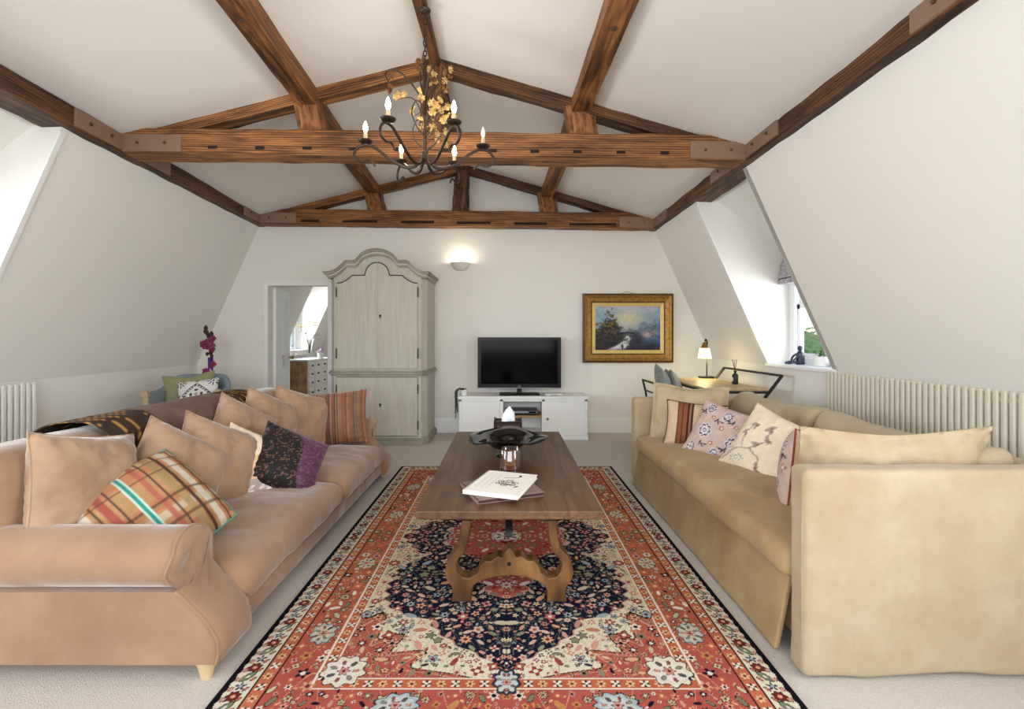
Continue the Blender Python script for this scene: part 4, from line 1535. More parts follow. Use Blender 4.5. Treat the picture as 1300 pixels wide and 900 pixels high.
# throw over the back
def throw_cloth():
    prof = [(-1.795, 0.52), (-1.805, 0.60), (-1.80, 0.68), (-1.828, 0.745), (-1.89, 0.792), (-1.98, 0.806), (-2.07, 0.795), (-2.145, 0.74), (-2.165, 0.66), (-2.17, 0.56), (-2.165, 0.48)]
    P = smoothpath([(x, 0, z) for (x, z) in prof], 5)
    ys = np.linspace(2.20, 3.52, 90)
    vs, fs, cols = [], [], []
    n = len(P)
    L = len(ys)
    for sgn in (0, 1):
        for i, y in enumerate(ys):
            for j, p in enumerate(P):
                wob = mnoise.noise(Vector((y * 5, j * 0.12, 1.0))) * 0.006
                skew = (j / (n - 1)) * -0.12 * (1 if i < L / 2 else 0.4) * (abs(i - L / 2) / (L / 2))
                off = 0.012 - sgn * 0.006
                # outward normal in the xz plane
                a, b = P[max(j - 1, 0)], P[min(j + 1, n - 1)]
                tx, tz = (b.x - a.x), (b.z - a.z)
                l = math.hypot(tx, tz) or 1
                nx, nzv = tz / l, -tx / l
                vs.append((p.x + nx * (off + wob), y + skew, p.z + nzv * (off + wob)))
    k = L * n
    for sgn in (0, 1):
        for i in range(L - 1):
            for j in range(n - 1):
                a = sgn * k + i * n + j
                q = (a, a + 1, a + n + 1, a + n)
                fs.append(q if sgn == 0 else q[::-1])
    for j in range(n - 1):
        fs.append((j, k + j, k + j + 1, j + 1))
        a = (L - 1) * n + j
        fs.append((a, a + 1, k + a + 1, k + a))
    for i in range(L - 1):
        a = i * n
        fs.append((a, a + n, k + a + n, k + a))
        a = i * n + n - 1
        fs.append((a, k + a, k + a + n, a + n))
    A = np.array(vs)
    y, s = A[:, 1], A[:, 0] * 1.0 + A[:, 2]
    base = np.broadcast_to(wcol(112, 90, 82), (len(vs), 3)).copy()
    base = base * (0.8 + 0.5 * vnoise(y, s, 4, 3))[:, None]
    end = (y < 2.50) | (y > 3.22)
    base[end] = wcol(66, 52, 46)
    g = end & (np.abs(np.sin(y * 40 + 3 * np.sin(s * 14))) < 0.20) & (vnoise(y, s, 8, 5) > 0.42)
    base[g] = wcol(188, 146, 80)
    mb = MB()
    mb.add(vs, fs)
    o = mb.build('throw', M['paint_fab'], origin=(-1.98, 2.75, 0.8), cols=base, angle=70)
    tag(o, 'dark brown throw with gold embroidered ends over the velvet sofa back', 'throw')
throw_cloth()

# linen sofa -----------------------------------------------------------
cushion('cushion', 'large pale linen cushion against the far end arm of the linen sofa', (1.41, 3.66, 0.605), (-0.42, -0.86, 0.26), Z, 0.56, 0.46, 0.17, M['linen_c'], rot=-0.03, seed=21, flange=0.06, chop=0.06, pinch=0.03)
cushion('cushion', 'beige cushion with an orange and black stripe band', (1.375, 3.44, 0.555), (-0.40, -0.86, 0.30), Z, 0.42, 0.34, 0.14, M['paint_fab'], painter=p_stripeband, piping=M['blackpipe'], rot=-0.06, seed=22, res=60)
cushion('cushion', 'lilac grey cushion with dark paisley print', (1.44, 3.15, 0.545), (-0.62, -0.62, 0.42), Z, 0.43, 0.40, 0.14, M['paint_fab'], painter=p_lilac, rot=-0.26, seed=23, res=72)
cushion('cushion', 'cream cushion with a faint botanical drawing', (1.52, 2.72, 0.545), (-0.78, -0.40, 0.48), Z, 0.50, 0.44, 0.15, M['paint_fab'], painter=p_sketch, rot=-0.30, seed=24, res=60)
cushion('cushion', 'paisley cushion with plain back and red piping standing edge on', (1.425, 2.33, 0.545), (-0.80, 0.60, 0.08), Z, 0.42, 0.42, 0.13, M['paint_fab'], painter=p_lilac, painter_b=p_plain((206, 172, 142)), piping=M['redpipe'], rot=0.12, seed=25, res=60)
cushion('cushion', 'large pale linen cushion leaning on the linen sofa arm with folds', (1.545, 1.925, 0.615), (-0.10, -0.95, -0.22), Z, 0.70, 0.48, 0.17, M['linen_c'], rot=0.02, seed=26, flange=0.06, chop=0.02, sag=0.05, pinch=0.03, wr=0.016)

# ------------------------------------------------------------------ coffee table
TX, TZ = 0.012, 0.48
def coffee_table():
    t = Thing('coffee_table', 'long dark oak coffee table with carved lyre shaped legs', 'table', (TX, 2.78, 0.011))
    x0, x1, y0, y1 = TX - 0.392, TX + 0.392, 1.955, 3.605
    mb = MB()
    mb.prism([(x0 + 0.006, TZ), (x0, TZ - 0.008), (x0, TZ - 0.022), (x0 + 0.010, TZ - 0.036), (x1 - 0.010, TZ - 0.036), (x1, TZ - 0.022), (x1, TZ - 0.008), (x1 - 0.006, TZ)], 'y', y0, y1)
    t.part('table_top', mb, M['table'], smooth=False, bevel=0.005)
    half = [(290, 468), (285, 540), (272, 588), (242, 618), (224, 652), (217, 690), (226, 722), (246, 748), (252, 775), (246, 822), (330, 822), (326, 775), (340, 742), (370, 724), (420, 708), (490, 700)]
    up = [(490, 583), (470, 604), (462, 626), (440, 619), (413, 640), (388, 638), (366, 660), (356, 690), (322, 712), (290, 706), (270, 684), (266, 655), (280, 626), (305, 605), (316, 560), (324, 510), (330, 468)]
    D = 2.125
    def cv(p, sgn=1):
        px, py = 500 + p[0] / 3.3333, 520 + p[1] / 3.3333
        x = (px - 647) * D / F * sgn
        z = EYE - (py - 428) * D / F
        return (TX + x, max(z, 0.011))
    left = [cv(p) for p in half] 
    poly = left + [cv(p, -1) for p in half[:-1]][::-1] + [cv(p, -1) for p in up[:-1]][::-1][0:0]
    # whole outline: left outer -> foot -> underside -> right, then back over the top edge
    lo = [cv(p) for p in half] + [cv(p, -1) for p in half[-2::-1]]
    hi = [cv(p, -1) for p in up[::-1]] + [cv(p) for p in up[1:]]
    poly = lo + hi
    poly = [(x, min(z, TZ - 0.03)) if z > 0.43 else (x, z) for (x, z) in poly]
    for ya in (2.12, 3.36):
        mb = MB()
        mb.prism(poly, 'y', ya, ya + 0.075)
        leg = t.part('leg_frame', mb, M['table_leg'], smooth=False, bevel=0.006)
        mb = MB()
        zc = cv((490, 650))[1]
        f = ya if ya < 3 else ya + 0.075
        s = -1 if ya < 3 else 1
        mb.tube([(TX, f - s * 0.004, zc), (TX, f + s * 0.004, zc)], 0.009, 10)
        t.part('peg', mb, M['black'], under=leg)
    for (ya, yb) in ((2.197, 2.70), (3.358, 2.86)):
        mb = MB()
        za = 0.27
        pts = smoothpath([(TX, ya, za), (TX, ya + (yb - ya) * 0.10, za + 0.05), (TX, ya + (yb - ya) * 0.55, 0.385), (TX, yb, TZ - 0.042)], 6)
        vs = []
        for p in pts:
            vs.append((p.x, p.y, p.z))
        mb.tube(vs, 0.017, 4, flat=0.45)
        t.part('iron_brace', mb, M['black'], label='curved black iron brace')
    for y in (2.14, 3.36):
        mb = MB()
        mb.box(TX - 0.30, TX + 0.30, y, y + 0.05, TZ - 0.060, TZ - 0.036)
        t.part('cleat', mb, M['table_leg'], smooth=False, bevel=0.003)
coffee_table()

# books ----------------------------------------------------------------
def flat_rot(c, ang, pts):
    ca, sa = math.cos(ang), math.sin(ang)
    return [(c[0] + x * ca - y * sa, c[1] + x * sa + y * ca, z) for (x, y, z) in pts]
def book(label, c, ang, w, h, z0, z1, cover, painter=None, pages='paper'):
    t = Thing('book', label, 'book', (c[0], c[1], z0))
    def bx(a, b, c0, d, e, f):
        return [(x, y, z) for x in (a, b) for y in (c0, d) for z in (e, f)]
    F8 = [(0, 1, 3, 2), (4, 6, 7, 5), (0, 4, 5, 1), (2, 3, 7, 6), (0, 2, 6, 4), (1, 5, 7, 3)]
    mb = MB()
    mb.add(flat_rot(c, ang, bx(-w / 2 + 0.004, w / 2 - 0.004, -h / 2 + 0.004, h / 2 - 0.004, z0 + 0.003, z1 - 0.003)), F8)
    t.part('pages', mb, M[pages], smooth=False)
    mb = MB()
    mb.add(flat_rot(c, ang, bx(-w / 2, w / 2, -h / 2, h / 2, z0, z0 + 0.003)), F8)
    mb.add(flat_rot(c, ang, bx(-w / 2 - 0.001, -w / 2 + 0.004, -h / 2, h / 2, z0, z1)), F8)
    t.part('back_cover', mb, cover, smooth=False)
    n, m = (130, 160) if painter else (2, 2)
    xs, ys = np.linspace(-w / 2, w / 2, n), np.linspace(-h / 2, h / 2, m)
    X, Y = np.meshgrid(xs, ys)
    vs = [(X[i, j], Y[i, j], z1) for i in range(m) for j in range(n)]
    fs = [(i * n + j, i * n + j + 1, (i + 1) * n + j + 1, (i + 1) * n + j) for i in range(m - 1) for j in range(n - 1)]
    k = len(vs)
    vs += [(x, y, z1 - 0.003) for (x, y) in ((-w / 2, -h / 2), (w / 2, -h / 2), (w / 2, h / 2), (-w / 2, h / 2))]
    cn = [0, n - 1, m * n - 1, (m - 1) * n]
    fs.append((k + 3, k + 2, k + 1, k))
    bot = list(range(0, n)); rgt = [i * n + n - 1 for i in range(m)]; top = [(m - 1) * n + j for j in range(n - 1, -1, -1)]; lft = [i * n for i in range(m - 1, -1, -1)]
    fs += [tuple(bot[::-1] + [k, k + 1]), tuple(rgt[::-1] + [k + 1, k + 2]), tuple(top[::-1] + [k + 2, k + 3]), tuple(lft[::-1] + [k + 3, k])]
    mb = MB()
    mb.add(flat_rot(c, ang, vs), fs)
    cols = None
    if painter:
        cols = np.concatenate([painter(X / (w / 2), Y / (h / 2)).reshape(-1, 3), np.broadcast_to(wcol(232, 228, 218), (4, 3))])
    t.part('front_cover', mb, M['paint_flat'] if painter else cover, smooth=False, cols=cols)
def rose_cover(U, V):
    img = np.broadcast_to(wcol(238, 234, 224), U.shape + (3,)).copy()
    ink = wcol(44, 44, 36)
    A = 0.77                # keep the rose round on an oblong cover
    def arc(cx, cy, r, a0, a1, wd, k=12, squash=0.8):
        pts = [(cx + r * math.cos(a0 + (a1 - a0) * i / k), cy + r * squash * A * math.sin(a0 + (a1 - a0) * i / k)) for i in range(k + 1)]
        stroke(img, U, V, pts, wd, ink)
    cx, cy = 0.22, -0.05
    for (r, a0, a1, wd) in ((0.07, 0, 5, .014), (0.14, 1, 5.4, .018), (0.21, 2.4, 7.2, .02), (0.28, -0.4, 3.0, .022), (0.30, 3.3, 5.6, .024)):
        arc(cx, cy, r, a0, a1, wd)
    for a in (0.3, 1.5, 2.6, 3.5, 4.6, 5.6):
        arc(cx + 0.30 * math.cos(a), cy + 0.27 * A * math.sin(a), 0.12, a - 1.5, a + 1.5, .018)
    stroke(img, U, V, [(-0.08, 0.42), (0.25, 0.46), (0.46, 0.56), (0.42, 0.72)], .018, ink)
    stamp(img, U, V, 0.45, 0.68, .10, 0, 0, ink, None, None, 0, 1.0, 0.5, 1.9)
    stamp(img, U, V, 0.66, -0.30, .10, 0, 0, ink, None, None, 0, 1.0, 0.45, 1.0)
    # faint grey lettering running up the cover
    g = wcol(216, 212, 204)
    rnd = random.Random(3)
    for x in (-0.72, -0.5, -0.32):
        y = -0.62
        while y < 0.7:
            l = rnd.uniform(0.05, 0.10)
            stroke(img, U, V, [(x, y), (x, y + l)], .02, g)
            stroke(img, U, V, [(x, y), (x + 0.06, y)], .012, g)
            if rnd.random() < 0.6:
                stroke(img, U, V, [(x + 0.06, y), (x + 0.06, y + l * .7)], .012, g)
            y += l + rnd.uniform(0.05, 0.09)
    return img
book('mauve brown notebook lying beneath the white book', (-0.024, 2.213), 0.36, 0.318, 0.275, TZ + 0.001, TZ + 0.020, M['mauve'], None, 'bud')
book('white hardback book with a black rose drawing on its cover', (-0.021, 2.222), -0.33, 0.257, 0.325, TZ + 0.021, TZ + 0.040, M['paper'], rose_cover)

# bowl, candle, tissue box ----------------------------------------------
bt = Thing('bowl', 'wide black glass bowl with folded rim on the coffee table', 'bowl', (0.0, 2.86, TZ))
bc = (0.0, 2.86, TZ + 0.001)
def wavy(i, a, r):
    k = max(0, (r - 0.10) / 0.14)
    return (0.012 * k * math.cos(3 * a), 0.028 * k * k * abs(math.cos(a)) ** 3 * -0.6 + 0.010 * k * math.cos(4 * a + 0.6))
prof = [(0.0, 0.055), (0.05, 0.050), (0.085, 0.056), (0.11, 0.075), (0.135, 0.098), (0.19, 0.112), (0.238, 0.122), (0.242, 0.126), (0.238, 0.129), (0.19, 0.120), (0.13, 0.106), (0.10, 0.082), (0.08, 0.066), (0.05, 0.060), (0.0, 0.060)]
mb = MB()
mb.lathe(prof, bc, 56, wave=wavy)
bt.part('dish', mb, M['blackglass'], angle=60)
mb = MB()
mb.lathe([(0.062, 0.0), (0.064, 0.006), (0.045, 0.014), (0.038, 0.035), (0.056, 0.056)], bc, 32)
bt.part('foot', mb, M['blackglass'], angle=60)

ct = Thing('candle_holder', 'brown pillar candle inside a clear glass holder', 'candle', (0.02, 2.575, TZ))
cc = (0.02, 2.575, TZ + 0.001)
mb = MB()
mb.lathe([(0.0, 0.004), (0.041, 0.004), (0.043, 0.008), (0.043, 0.094), (0.040, 0.099), (0.010, 0.096), (0.0, 0.096)], cc, 28)
cd = ct.part('candle', mb, M['candle'], angle=50)
mb = MB()
mb.tube([(cc[0], cc[1], cc[2] + 0.095), (cc[0] + 0.002, cc[1], cc[2] + 0.106)], 0.0015, 6)
ct.part('wick', mb, M['black'], under=cd)
mb = MB()
mb.lathe([(0.0, 0.0), (0.056, 0.0), (0.058, 0.003), (0.058, 0.112), (0.0595, 0.114), (0.061, 0.112), (0.061, 0.0), (0.0, -0.0005)], cc, 36)
ct.part('glass', mb, M['clear'], angle=50)

tt = Thing('tissue_box', 'ornate bronze tissue box with a white tissue pulled up', 'tissue box', (0.01, 3.40, TZ))
bx0, bx1, by0, by1, bz0, bz1 = -0.085, 0.105, 3.33, 3.47, TZ + 0.001, TZ + 0.125
mb = MB()
mb.box(bx0 + 0.006, bx1 - 0.006, by0 + 0.006, by1 - 0.006, bz0, bz1 - 0.008)
tt.part('box', mb, M['wire'], smooth=False, bevel=0.004)
mb = MB()
for (z, r) in ((bz0 + 0.006, 0.005), (bz1 - 0.006, 0.006), ((bz0 + bz1) / 2, 0.003)):
    mb.tube([(bx0, by0, z), (bx1, by0, z), (bx1, by1, z), (bx0, by1, z), (bx0, by0, z)], r, 6)
for (x, y) in ((bx0, by0), (bx1, by0), (bx0, by1), (bx1, by1)):
    mb.tube([(x, y, bz0), (x, y, bz1 + 0.008)], 0.005, 6)
tt.part('wire_frame', mb, M['black'])
for k in range(5):
    x = bx0 + 0.03 + k * 0.033
    mb = MB()
    mb.lathe([(0.0, -0.003), (0.010, -0.002), (0.013, 0.0), (0.010, 0.003), (0.0, 0.004)], (0, 0, 0), 12)
    mb.v = [(x + p[0], by0 + 0.004 - p[2], (bz0 + bz1) / 2 + 0.012 * (-1) ** k + p[1] * 1.4) for p in mb.v]
    tt.part('scroll', mb, M['amber'])
mb = MB()
rr = random.Random(8)
rings = []
for (i, (z, sx, sy)) in enumerate(((0, .045, .02), (0.03, .04, .022), (0.06, .034, .016), (0.085, .020, .010), (0.105, .004, .003))):
    ring = []
    for j in range(18):
        a = 2 * PI * j / 18
        f = 1 + 0.30 * math.cos(3 * a + i * 0.5) + rr.uniform(-.1, .1)
        ring.append((0.005 + sx * f * math.cos(a) + 0.16 * z, 3.40 + sy * f * math.sin(a), bz1 - 0.008 + z))
    rings.append(ring)
vs = [p for r in rings for p in r]
fs = [(i * 18 + j, i * 18 + (j + 1) % 18, (i + 1) * 18 + (j + 1) % 18, (i + 1) * 18 + j) for i in range(4) for j in range(18)]
fs.append(tuple(4 * 18 + j for j in range(18)))
mb.add(vs, fs)
tt.part('tissue', mb, M['tissue'], angle=60, label='white paper tissue')

# ------------------------------------------------------------------ armoire
def armoire():
    t = Thing('armoire', 'tall grey painted armoire with arched crown beside the doorway', 'armoire', (-1.44, 5.58, 0))
    cx, yf, yb = -1.44, 5.27, 5.92
    hw = 0.485
    cant = 0.055
    def plan(e=0.0):
        """outline in plan with canted front corners, grown by e"""
        return [(cx - hw - e, yf - e), (cx + hw + e, yf - e), (cx + hw + cant + e, yf + cant * 1.6 - e * 0.4), (cx + hw + cant + e, yb), (cx - hw - cant - e, yb), (cx - hw - cant - e, yf + cant * 1.6 - e * 0.4)]
    mb = MB()
    mb.prism(plan(0.03), 'z', 0.0, 0.055)
    mb.prism(plan(0.022), 'z', 0.055, 0.075)
    t.part('plinth', mb, M['armoire_edge'], smooth=False, bevel=0.006)
    mb = MB()
    mb.prism(plan(0.0), 'z', 0.075, 0.765)
    t.part('lower_case', mb, M['armoire'], smooth=False, bevel=0.003)
    mb = MB()
    mb.prism(plan(0.012), 'z', 0.765, 0.785)
    mb.prism(plan(0.032), 'z', 0.785, 0.808)
    mb.prism(plan(0.020), 'z', 0.808, 0.825)
    t.part('waist_moulding', mb, M['armoire_edge'], smooth=False, bevel=0.005)
    def crown(x):                      # height of the crown line above z
        u = abs(x - cx)
        if u < 0.20:
            return 2.025 + 0.140 * math.sqrt(max(0, 1 - (u / 0.215) ** 2))
        if u < 0.235:
            k = (u - 0.20) / 0.035
            return (2.025 + 0.140 * math.sqrt(max(0, 1 - (0.20 / 0.215) ** 2))) * (1 - k) + 2.035 * k
        if u < 0.345:
            return 2.035
        k = min(1, (u - 0.345) / 0.20)
        return 2.035 - 0.125 * (1 - (1 - k) ** 2.0) * 0.9 - 0.0125 * k
    N = 64
    def xs(h):
        return [cx - h + 2 * h * i / N for i in range(N + 1)]
    # upper carcase: the body behind the doors, front board follows the crown
    hwc = hw + cant
    top = [(x, crown(x) - 0.05) for x in xs(hw)]
    mb = MB()
    mb.prism([(cx - hw, 0.825)] + top + [(cx + hw, 0.825)], 'y', yf + 0.012, yf + 0.06)
    t.part('front_board', mb, M['armoire'], smooth=False)
    mb = MB()
    pl = plan(0.0)
    pl2 = [(p[0], max(p[1], yf + 0.014)) for p in pl]
    mb.prism(pl2, 'z', 0.825, 1.865)
    t.part('upper_case', mb, M['armoire'], smooth=False, bevel=0.003)
    # crown mouldings: bands that follow the line, each standing further forward
    for (lo, hi, pr, e, mm) in ((-0.058, -0.040, 0.014, 0.010, 'armoire_edge'), (-0.040, -0.016, 0.030, 0.022, 'armoire'), (-0.016, 0.004, 0.052, 0.042, 'armoire_edge'), (0.004, 0.018, 0.062, 0.052, 'armoire_edge')):
        mb = MB()
        h = hwc + e
        X = xs(h)
        mb.prism([(x, crown(x) + lo) for x in X] + [(x, crown(x) + hi) for x in X[::-1]], 'y', yf - pr, yf + 0.03)
        z0 = crown(cx + h)
        for s in (-1, 1):
            xa, xb = sorted((cx + s * (hwc - 0.02), cx + s * h))
            mb.box(xa, xb, yf, yb, z0 + lo, z0 + hi)
        t.part('cornice', mb, M[mm], smooth=False, bevel=0.003)
    mb = MB()
    mb.box(cx - hwc, cx + hwc, yf + 0.03, yb, 1.86, 1.90)
    t.part('roof_board', mb, M['armoire'], smooth=False)
    # doors
    def dtop(x):
        u = abs(x - cx)
        if u < 0.135:
            return 1.885 + 0.145 * math.sqrt(max(0, 1 - (u / 0.135) ** 2))
        if u < 0.28:
            return 1.885
        k = min(1, (u - 0.28) / 0.165)
        return 1.885 - 0.085 * (1 - (1 - k) ** 2)
    dw = 0.447
    for s in (-1, 1):
        def door(name, zlo, topf, inset, y, mat_, grow=0.0):
            xa, xb = cx + s * (0.004 + inset), cx + s * (dw - inset)
            X = [xa + (xb - xa) * i / 40 for i in range(41)]
            poly = [(xa, zlo + inset)] + [(x, topf(x) - inset) for x in X] + [(xb, zlo + inset)]
            m2 = MB()
            m2.prism(poly, 'y', y, yf + 0.016)
            return m2
        # dark reveal, leaf and raised flat panel
        d = t.part('upper_door', door('d', 0.85, lambda x: dtop(x), 0.0, yf - 0.010, None), M['armoire'], smooth=False, bevel=0.003)
        mb = MB()
        xa = cx + s * 0.004
        pts = [(xa + (cx + s * dw - xa) * i / 40, yf - 0.0115, dtop(xa + (cx + s * dw - xa) * i / 40) - 0.012) for i in range(41)]
        pts = [(p[0], p[1], p[2] + 0.014) for p in pts]
        mb.tube(pts, 0.006, 6)
        t.part('bead', mb, M['hinge'], under=d)
        for z in (1.02, 1.70):
            hb = MB()
            hx = cx + s * (dw + 0.006)
            hb.tube([(hx, yf - 0.012, z - 0.055), (hx, yf - 0.012, z + 0.055)], 0.008, 8)
            t.part('hinge', hb, M['hinge'], under=d)
        mb = MB()
        xa, xb = sorted((cx + s * 0.004, cx + s * dw))
        mb.box(xa, xb, yf - 0.012, yf + 0.004, 0.10, 0.75)
        d2 = t.part('lower_door', mb, M['armoire'], smooth=False, bevel=0.004)
        for z in (0.22, 0.62):
            hb = MB()
            hx = cx + s * (dw + 0.006)
            hb.tube([(hx, yf - 0.010, z - 0.05), (hx, yf - 0.010, z + 0.05)], 0.008, 8)
            t.part('hinge', hb, M['hinge'], under=d2)
        # dark line round the lower door
        mb = MB()
        for (x0, x1, z0, z1) in ((xa - 0.005, xb + 0.005, 0.752, 0.757), (xa - 0.005, xb + 0.005, 0.093, 0.098), (cx + s * (dw + 0.001), cx + s * (dw + 0.004), 0.093, 0.757)):
            mb.box(min(x0, x1), max(x0, x1), yf - 0.003, yf + 0.002, z0, z1)
        t.part('door_reveal', mb, M['hinge'], under=d2, smooth=False)
    # meeting strip and keyholes
    for (z0, z1) in ((0.85, 2.02), (0.10, 0.75)):
        mb = MB()
        mb.box(cx - 0.010, cx + 0.010, yf - 0.018, yf - 0.006, z0, z1)
        t.part('meeting_strip', mb, M['armoire'], smooth=False, bevel=0.004)
    for z in (1.44, 0.45):
        mb = MB()
        mb.tube([(cx + 0.035, yf - 0.016, z), (cx + 0.035, yf - 0.006, z)], 0.013, 12)
        mb.box(cx + 0.029, cx + 0.041, yf - 0.015, yf - 0.006, z - 0.028, z)
        t.part('keyhole', mb, M['black'], smooth=False)
armoire()

# ------------------------------------------------------------------ television and its cabinet
def tv_cabinet():
    x0, x1, y0, y1, z1 = -0.555, 0.945, 5.53, 5.925, 0.510
    t = Thing('tv_cabinet', 'low white cabinet with two doors under the television', 'cabinet', ((x0 + x1) / 2, (y0 + y1) / 2, 0))
    xa, xb = -0.05, 0.425
    mb = MB()
    mb.box(x0 - 0.012, x1 + 0.012, y0 - 0.02, y1, z1 - 0.028, z1)
    mb.box(x0 - 0.005, x1 + 0.005, y0 - 0.010, y1, z1 - 0.040, z1 - 0.028)
    t.part('top', mb, M['white'], smooth=False, bevel=0.004)
    mb = MB()
    mb.box(x0, xa, y0 + 0.004, y1, 0.05, z1 - 0.040)
    mb.box(xb, x1, y0 + 0.004, y1, 0.05, z1 - 0.040)
    mb.box(xa, xb, y1 - 0.02, y1, 0.05, z1 - 0.040)
    mb.box(xa, xb, y0 + 0.004, y1, 0.05, 0.075)
    t.part('carcase', mb, M['white'], smooth=False, bevel=0.002)
    mb = MB()
    mb.box(x0 - 0.010, x1 + 0.010, y0 - 0.012, y1, 0.0, 0.05)
    t.part('plinth', mb, M['white'], smooth=False, bevel=0.003)
    mb = MB()
    for (a, b) in ((xa - 0.025, xa + 0.012), (xb - 0.012, xb + 0.025), (x0, x0 + 0.03), (x1 - 0.03, x1)):
        mb.box(a, b, y0 - 0.006, y0 + 0.012, 0.05, z1 - 0.040)
    mb.box(x0, x1, y0 - 0.006, y0 + 0.012, z1 - 0.062, z1 - 0.040)
    t.part('face_frame', mb, M['white'], smooth=False, bevel=0.002)
    for (a, b, kx) in ((x0 + 0.034, xa - 0.029, xa - 0.06), (xb + 0.029, x1 - 0.034, xb + 0.055)):
        mb = MB()
        mb.box(a, b, y0 - 0.004, y0 + 0.010, 0.056, z1 - 0.066)
        d = t.part('door', mb, M['white'], smooth=False, bevel=0.003)
        mb = MB()
        mb.lathe([(0.006, 0.0), (0.006, 0.010), (0.014, 0.016), (0.015, 0.022), (0.009, 0.028), (0.0, 0.029)], (0, 0, 0), 14)
        mb.v = [(kx + p[0], y0 - 0.003 - p[2], 0.245 + p[1]) for p in mb.v]
        t.part('knob', mb, M['brass'], under=d)
    mb = MB()
    mb.box(xa + 0.002, xb - 0.002, y0 + 0.02, y1 - 0.02, 0.255, 0.278)
    t.part('shelf', mb, M['shelfwood'], smooth=False, bevel=0.002, label='plain wooden shelf')
    # set top box on the shelf
    b = Thing('set_top_box', 'slim silver and black media box on the cabinet shelf', 'media box', (0.2, 5.7, 0.279))
    mb = MB()
    mb.box(0.0, 0.37, y0 + 0.06, y1 - 0.06, 0.285, 0.335)
    mb.box(0.02, 0.05, y0 + 0.08, y0 + 0.11, 0.279, 0.285)
    mb.box(0.32, 0.35, y0 + 0.08, y0 + 0.11, 0.279, 0.285)
    mb.box(0.02, 0.35, y1 - 0.11, y1 - 0.08, 0.279, 0.285)
    b.part('case', mb, M['tv'], smooth=False, bevel=0.003)
    mb = MB()
    mb.box(0.005, 0.365, y0 + 0.055, y0 + 0.061, 0.300, 0.328)
    b.part('fascia', mb, M['silver'], smooth=False, bevel=0.002)
    mb = MB()
    mb.box(0.26, 0.35, y0 + 0.052, y0 + 0.056, 0.304, 0.324)
    b.part('display', mb, M['screen'], smooth=False)
tv_cabinet()

def television():
    x0, x1, z0, z1, y = -0.345, 0.655, 0.585, 1.198, 5.66
    t = Thing('television', 'black flat screen television on the white cabinet', 'television', (0.155, 5.7, 0.511))
    mb = MB()
    mb.box(x0, x1, y, y + 0.05, z0, z1)
    mb.box(x0 + 0.15, x1 - 0.15, y + 0.05, y + 0.09, z0 + 0.08, z1 - 0.12)
    t.part('bezel', mb, M['tv'], smooth=False, bevel=0.006)
    mb = MB()
    mb.box(x0 + 0.04, x1 - 0.04, y - 0.0015, y + 0.004, z0 + 0.055, z1 - 0.035)
    t.part('screen', mb, M['screen'], smooth=False)
    mb = MB()
    mb.box(x0 + 0.006, x1 - 0.006, y - 0.001, y + 0.003, z0 + 0.004, z0 + 0.010)
    t.part('trim_strip', mb, M['silver'], smooth=False)
    mb = MB()
    mb.box(0.125, 0.185, y + 0.02, y + 0.05, 0.525, z0 + 0.02)
    t.part('neck', mb, M['tv'], smooth=False, bevel=0.004)
    mb = MB()
    mb.box(-0.085, 0.395, y - 0.09, y + 0.14, 0.512, 0.526)
    t.part('stand', mb, M['tv'], smooth=False, bevel=0.005)
    fc = bpy.data.curves.new('logo', 'FONT')
    fc.body = 'LG'
    fc.size = 0.026
    fc.extrude = 0.0005
    fo = bpy.data.objects.new('logo_src', fc)
    COL.objects.link(fo)
    bpy.context.view_layer.update()
    me = bpy.data.meshes.new_from_object(fo.evaluated_get(bpy.context.evaluated_depsgraph_get()))
    bpy.data.objects.remove(fo)
    o = bpy.data.objects.new('logo', me)
    COL.objects.link(o)
    me.materials.clear()
    me.materials.append(M['silver'])
    o.parent = t.o
    o.location = Vector((0.138, y - 0.001, z0 + 0.021)) - t.loc
    o.rotation_euler = (PI / 2, 0, 0)
television()

# white router / remote lying on the cabinet
rt = Thing('remote_box', 'flat white box lying on the cabinet beside the television stand', 'box', (0.56, 5.62, 0.511))
mb = MB()
mb.rbox(0.46, 0.66, 5.57, 5.68, 0.5115, 0.532, r=0.009, n=6)
rt.part('case', mb, M['ceramic'])
mb = MB()
mb.box(0.52, 0.60, 5.568, 5.571, 0.517, 0.525)
rt.part('vent', mb, M['silver'], smooth=False)

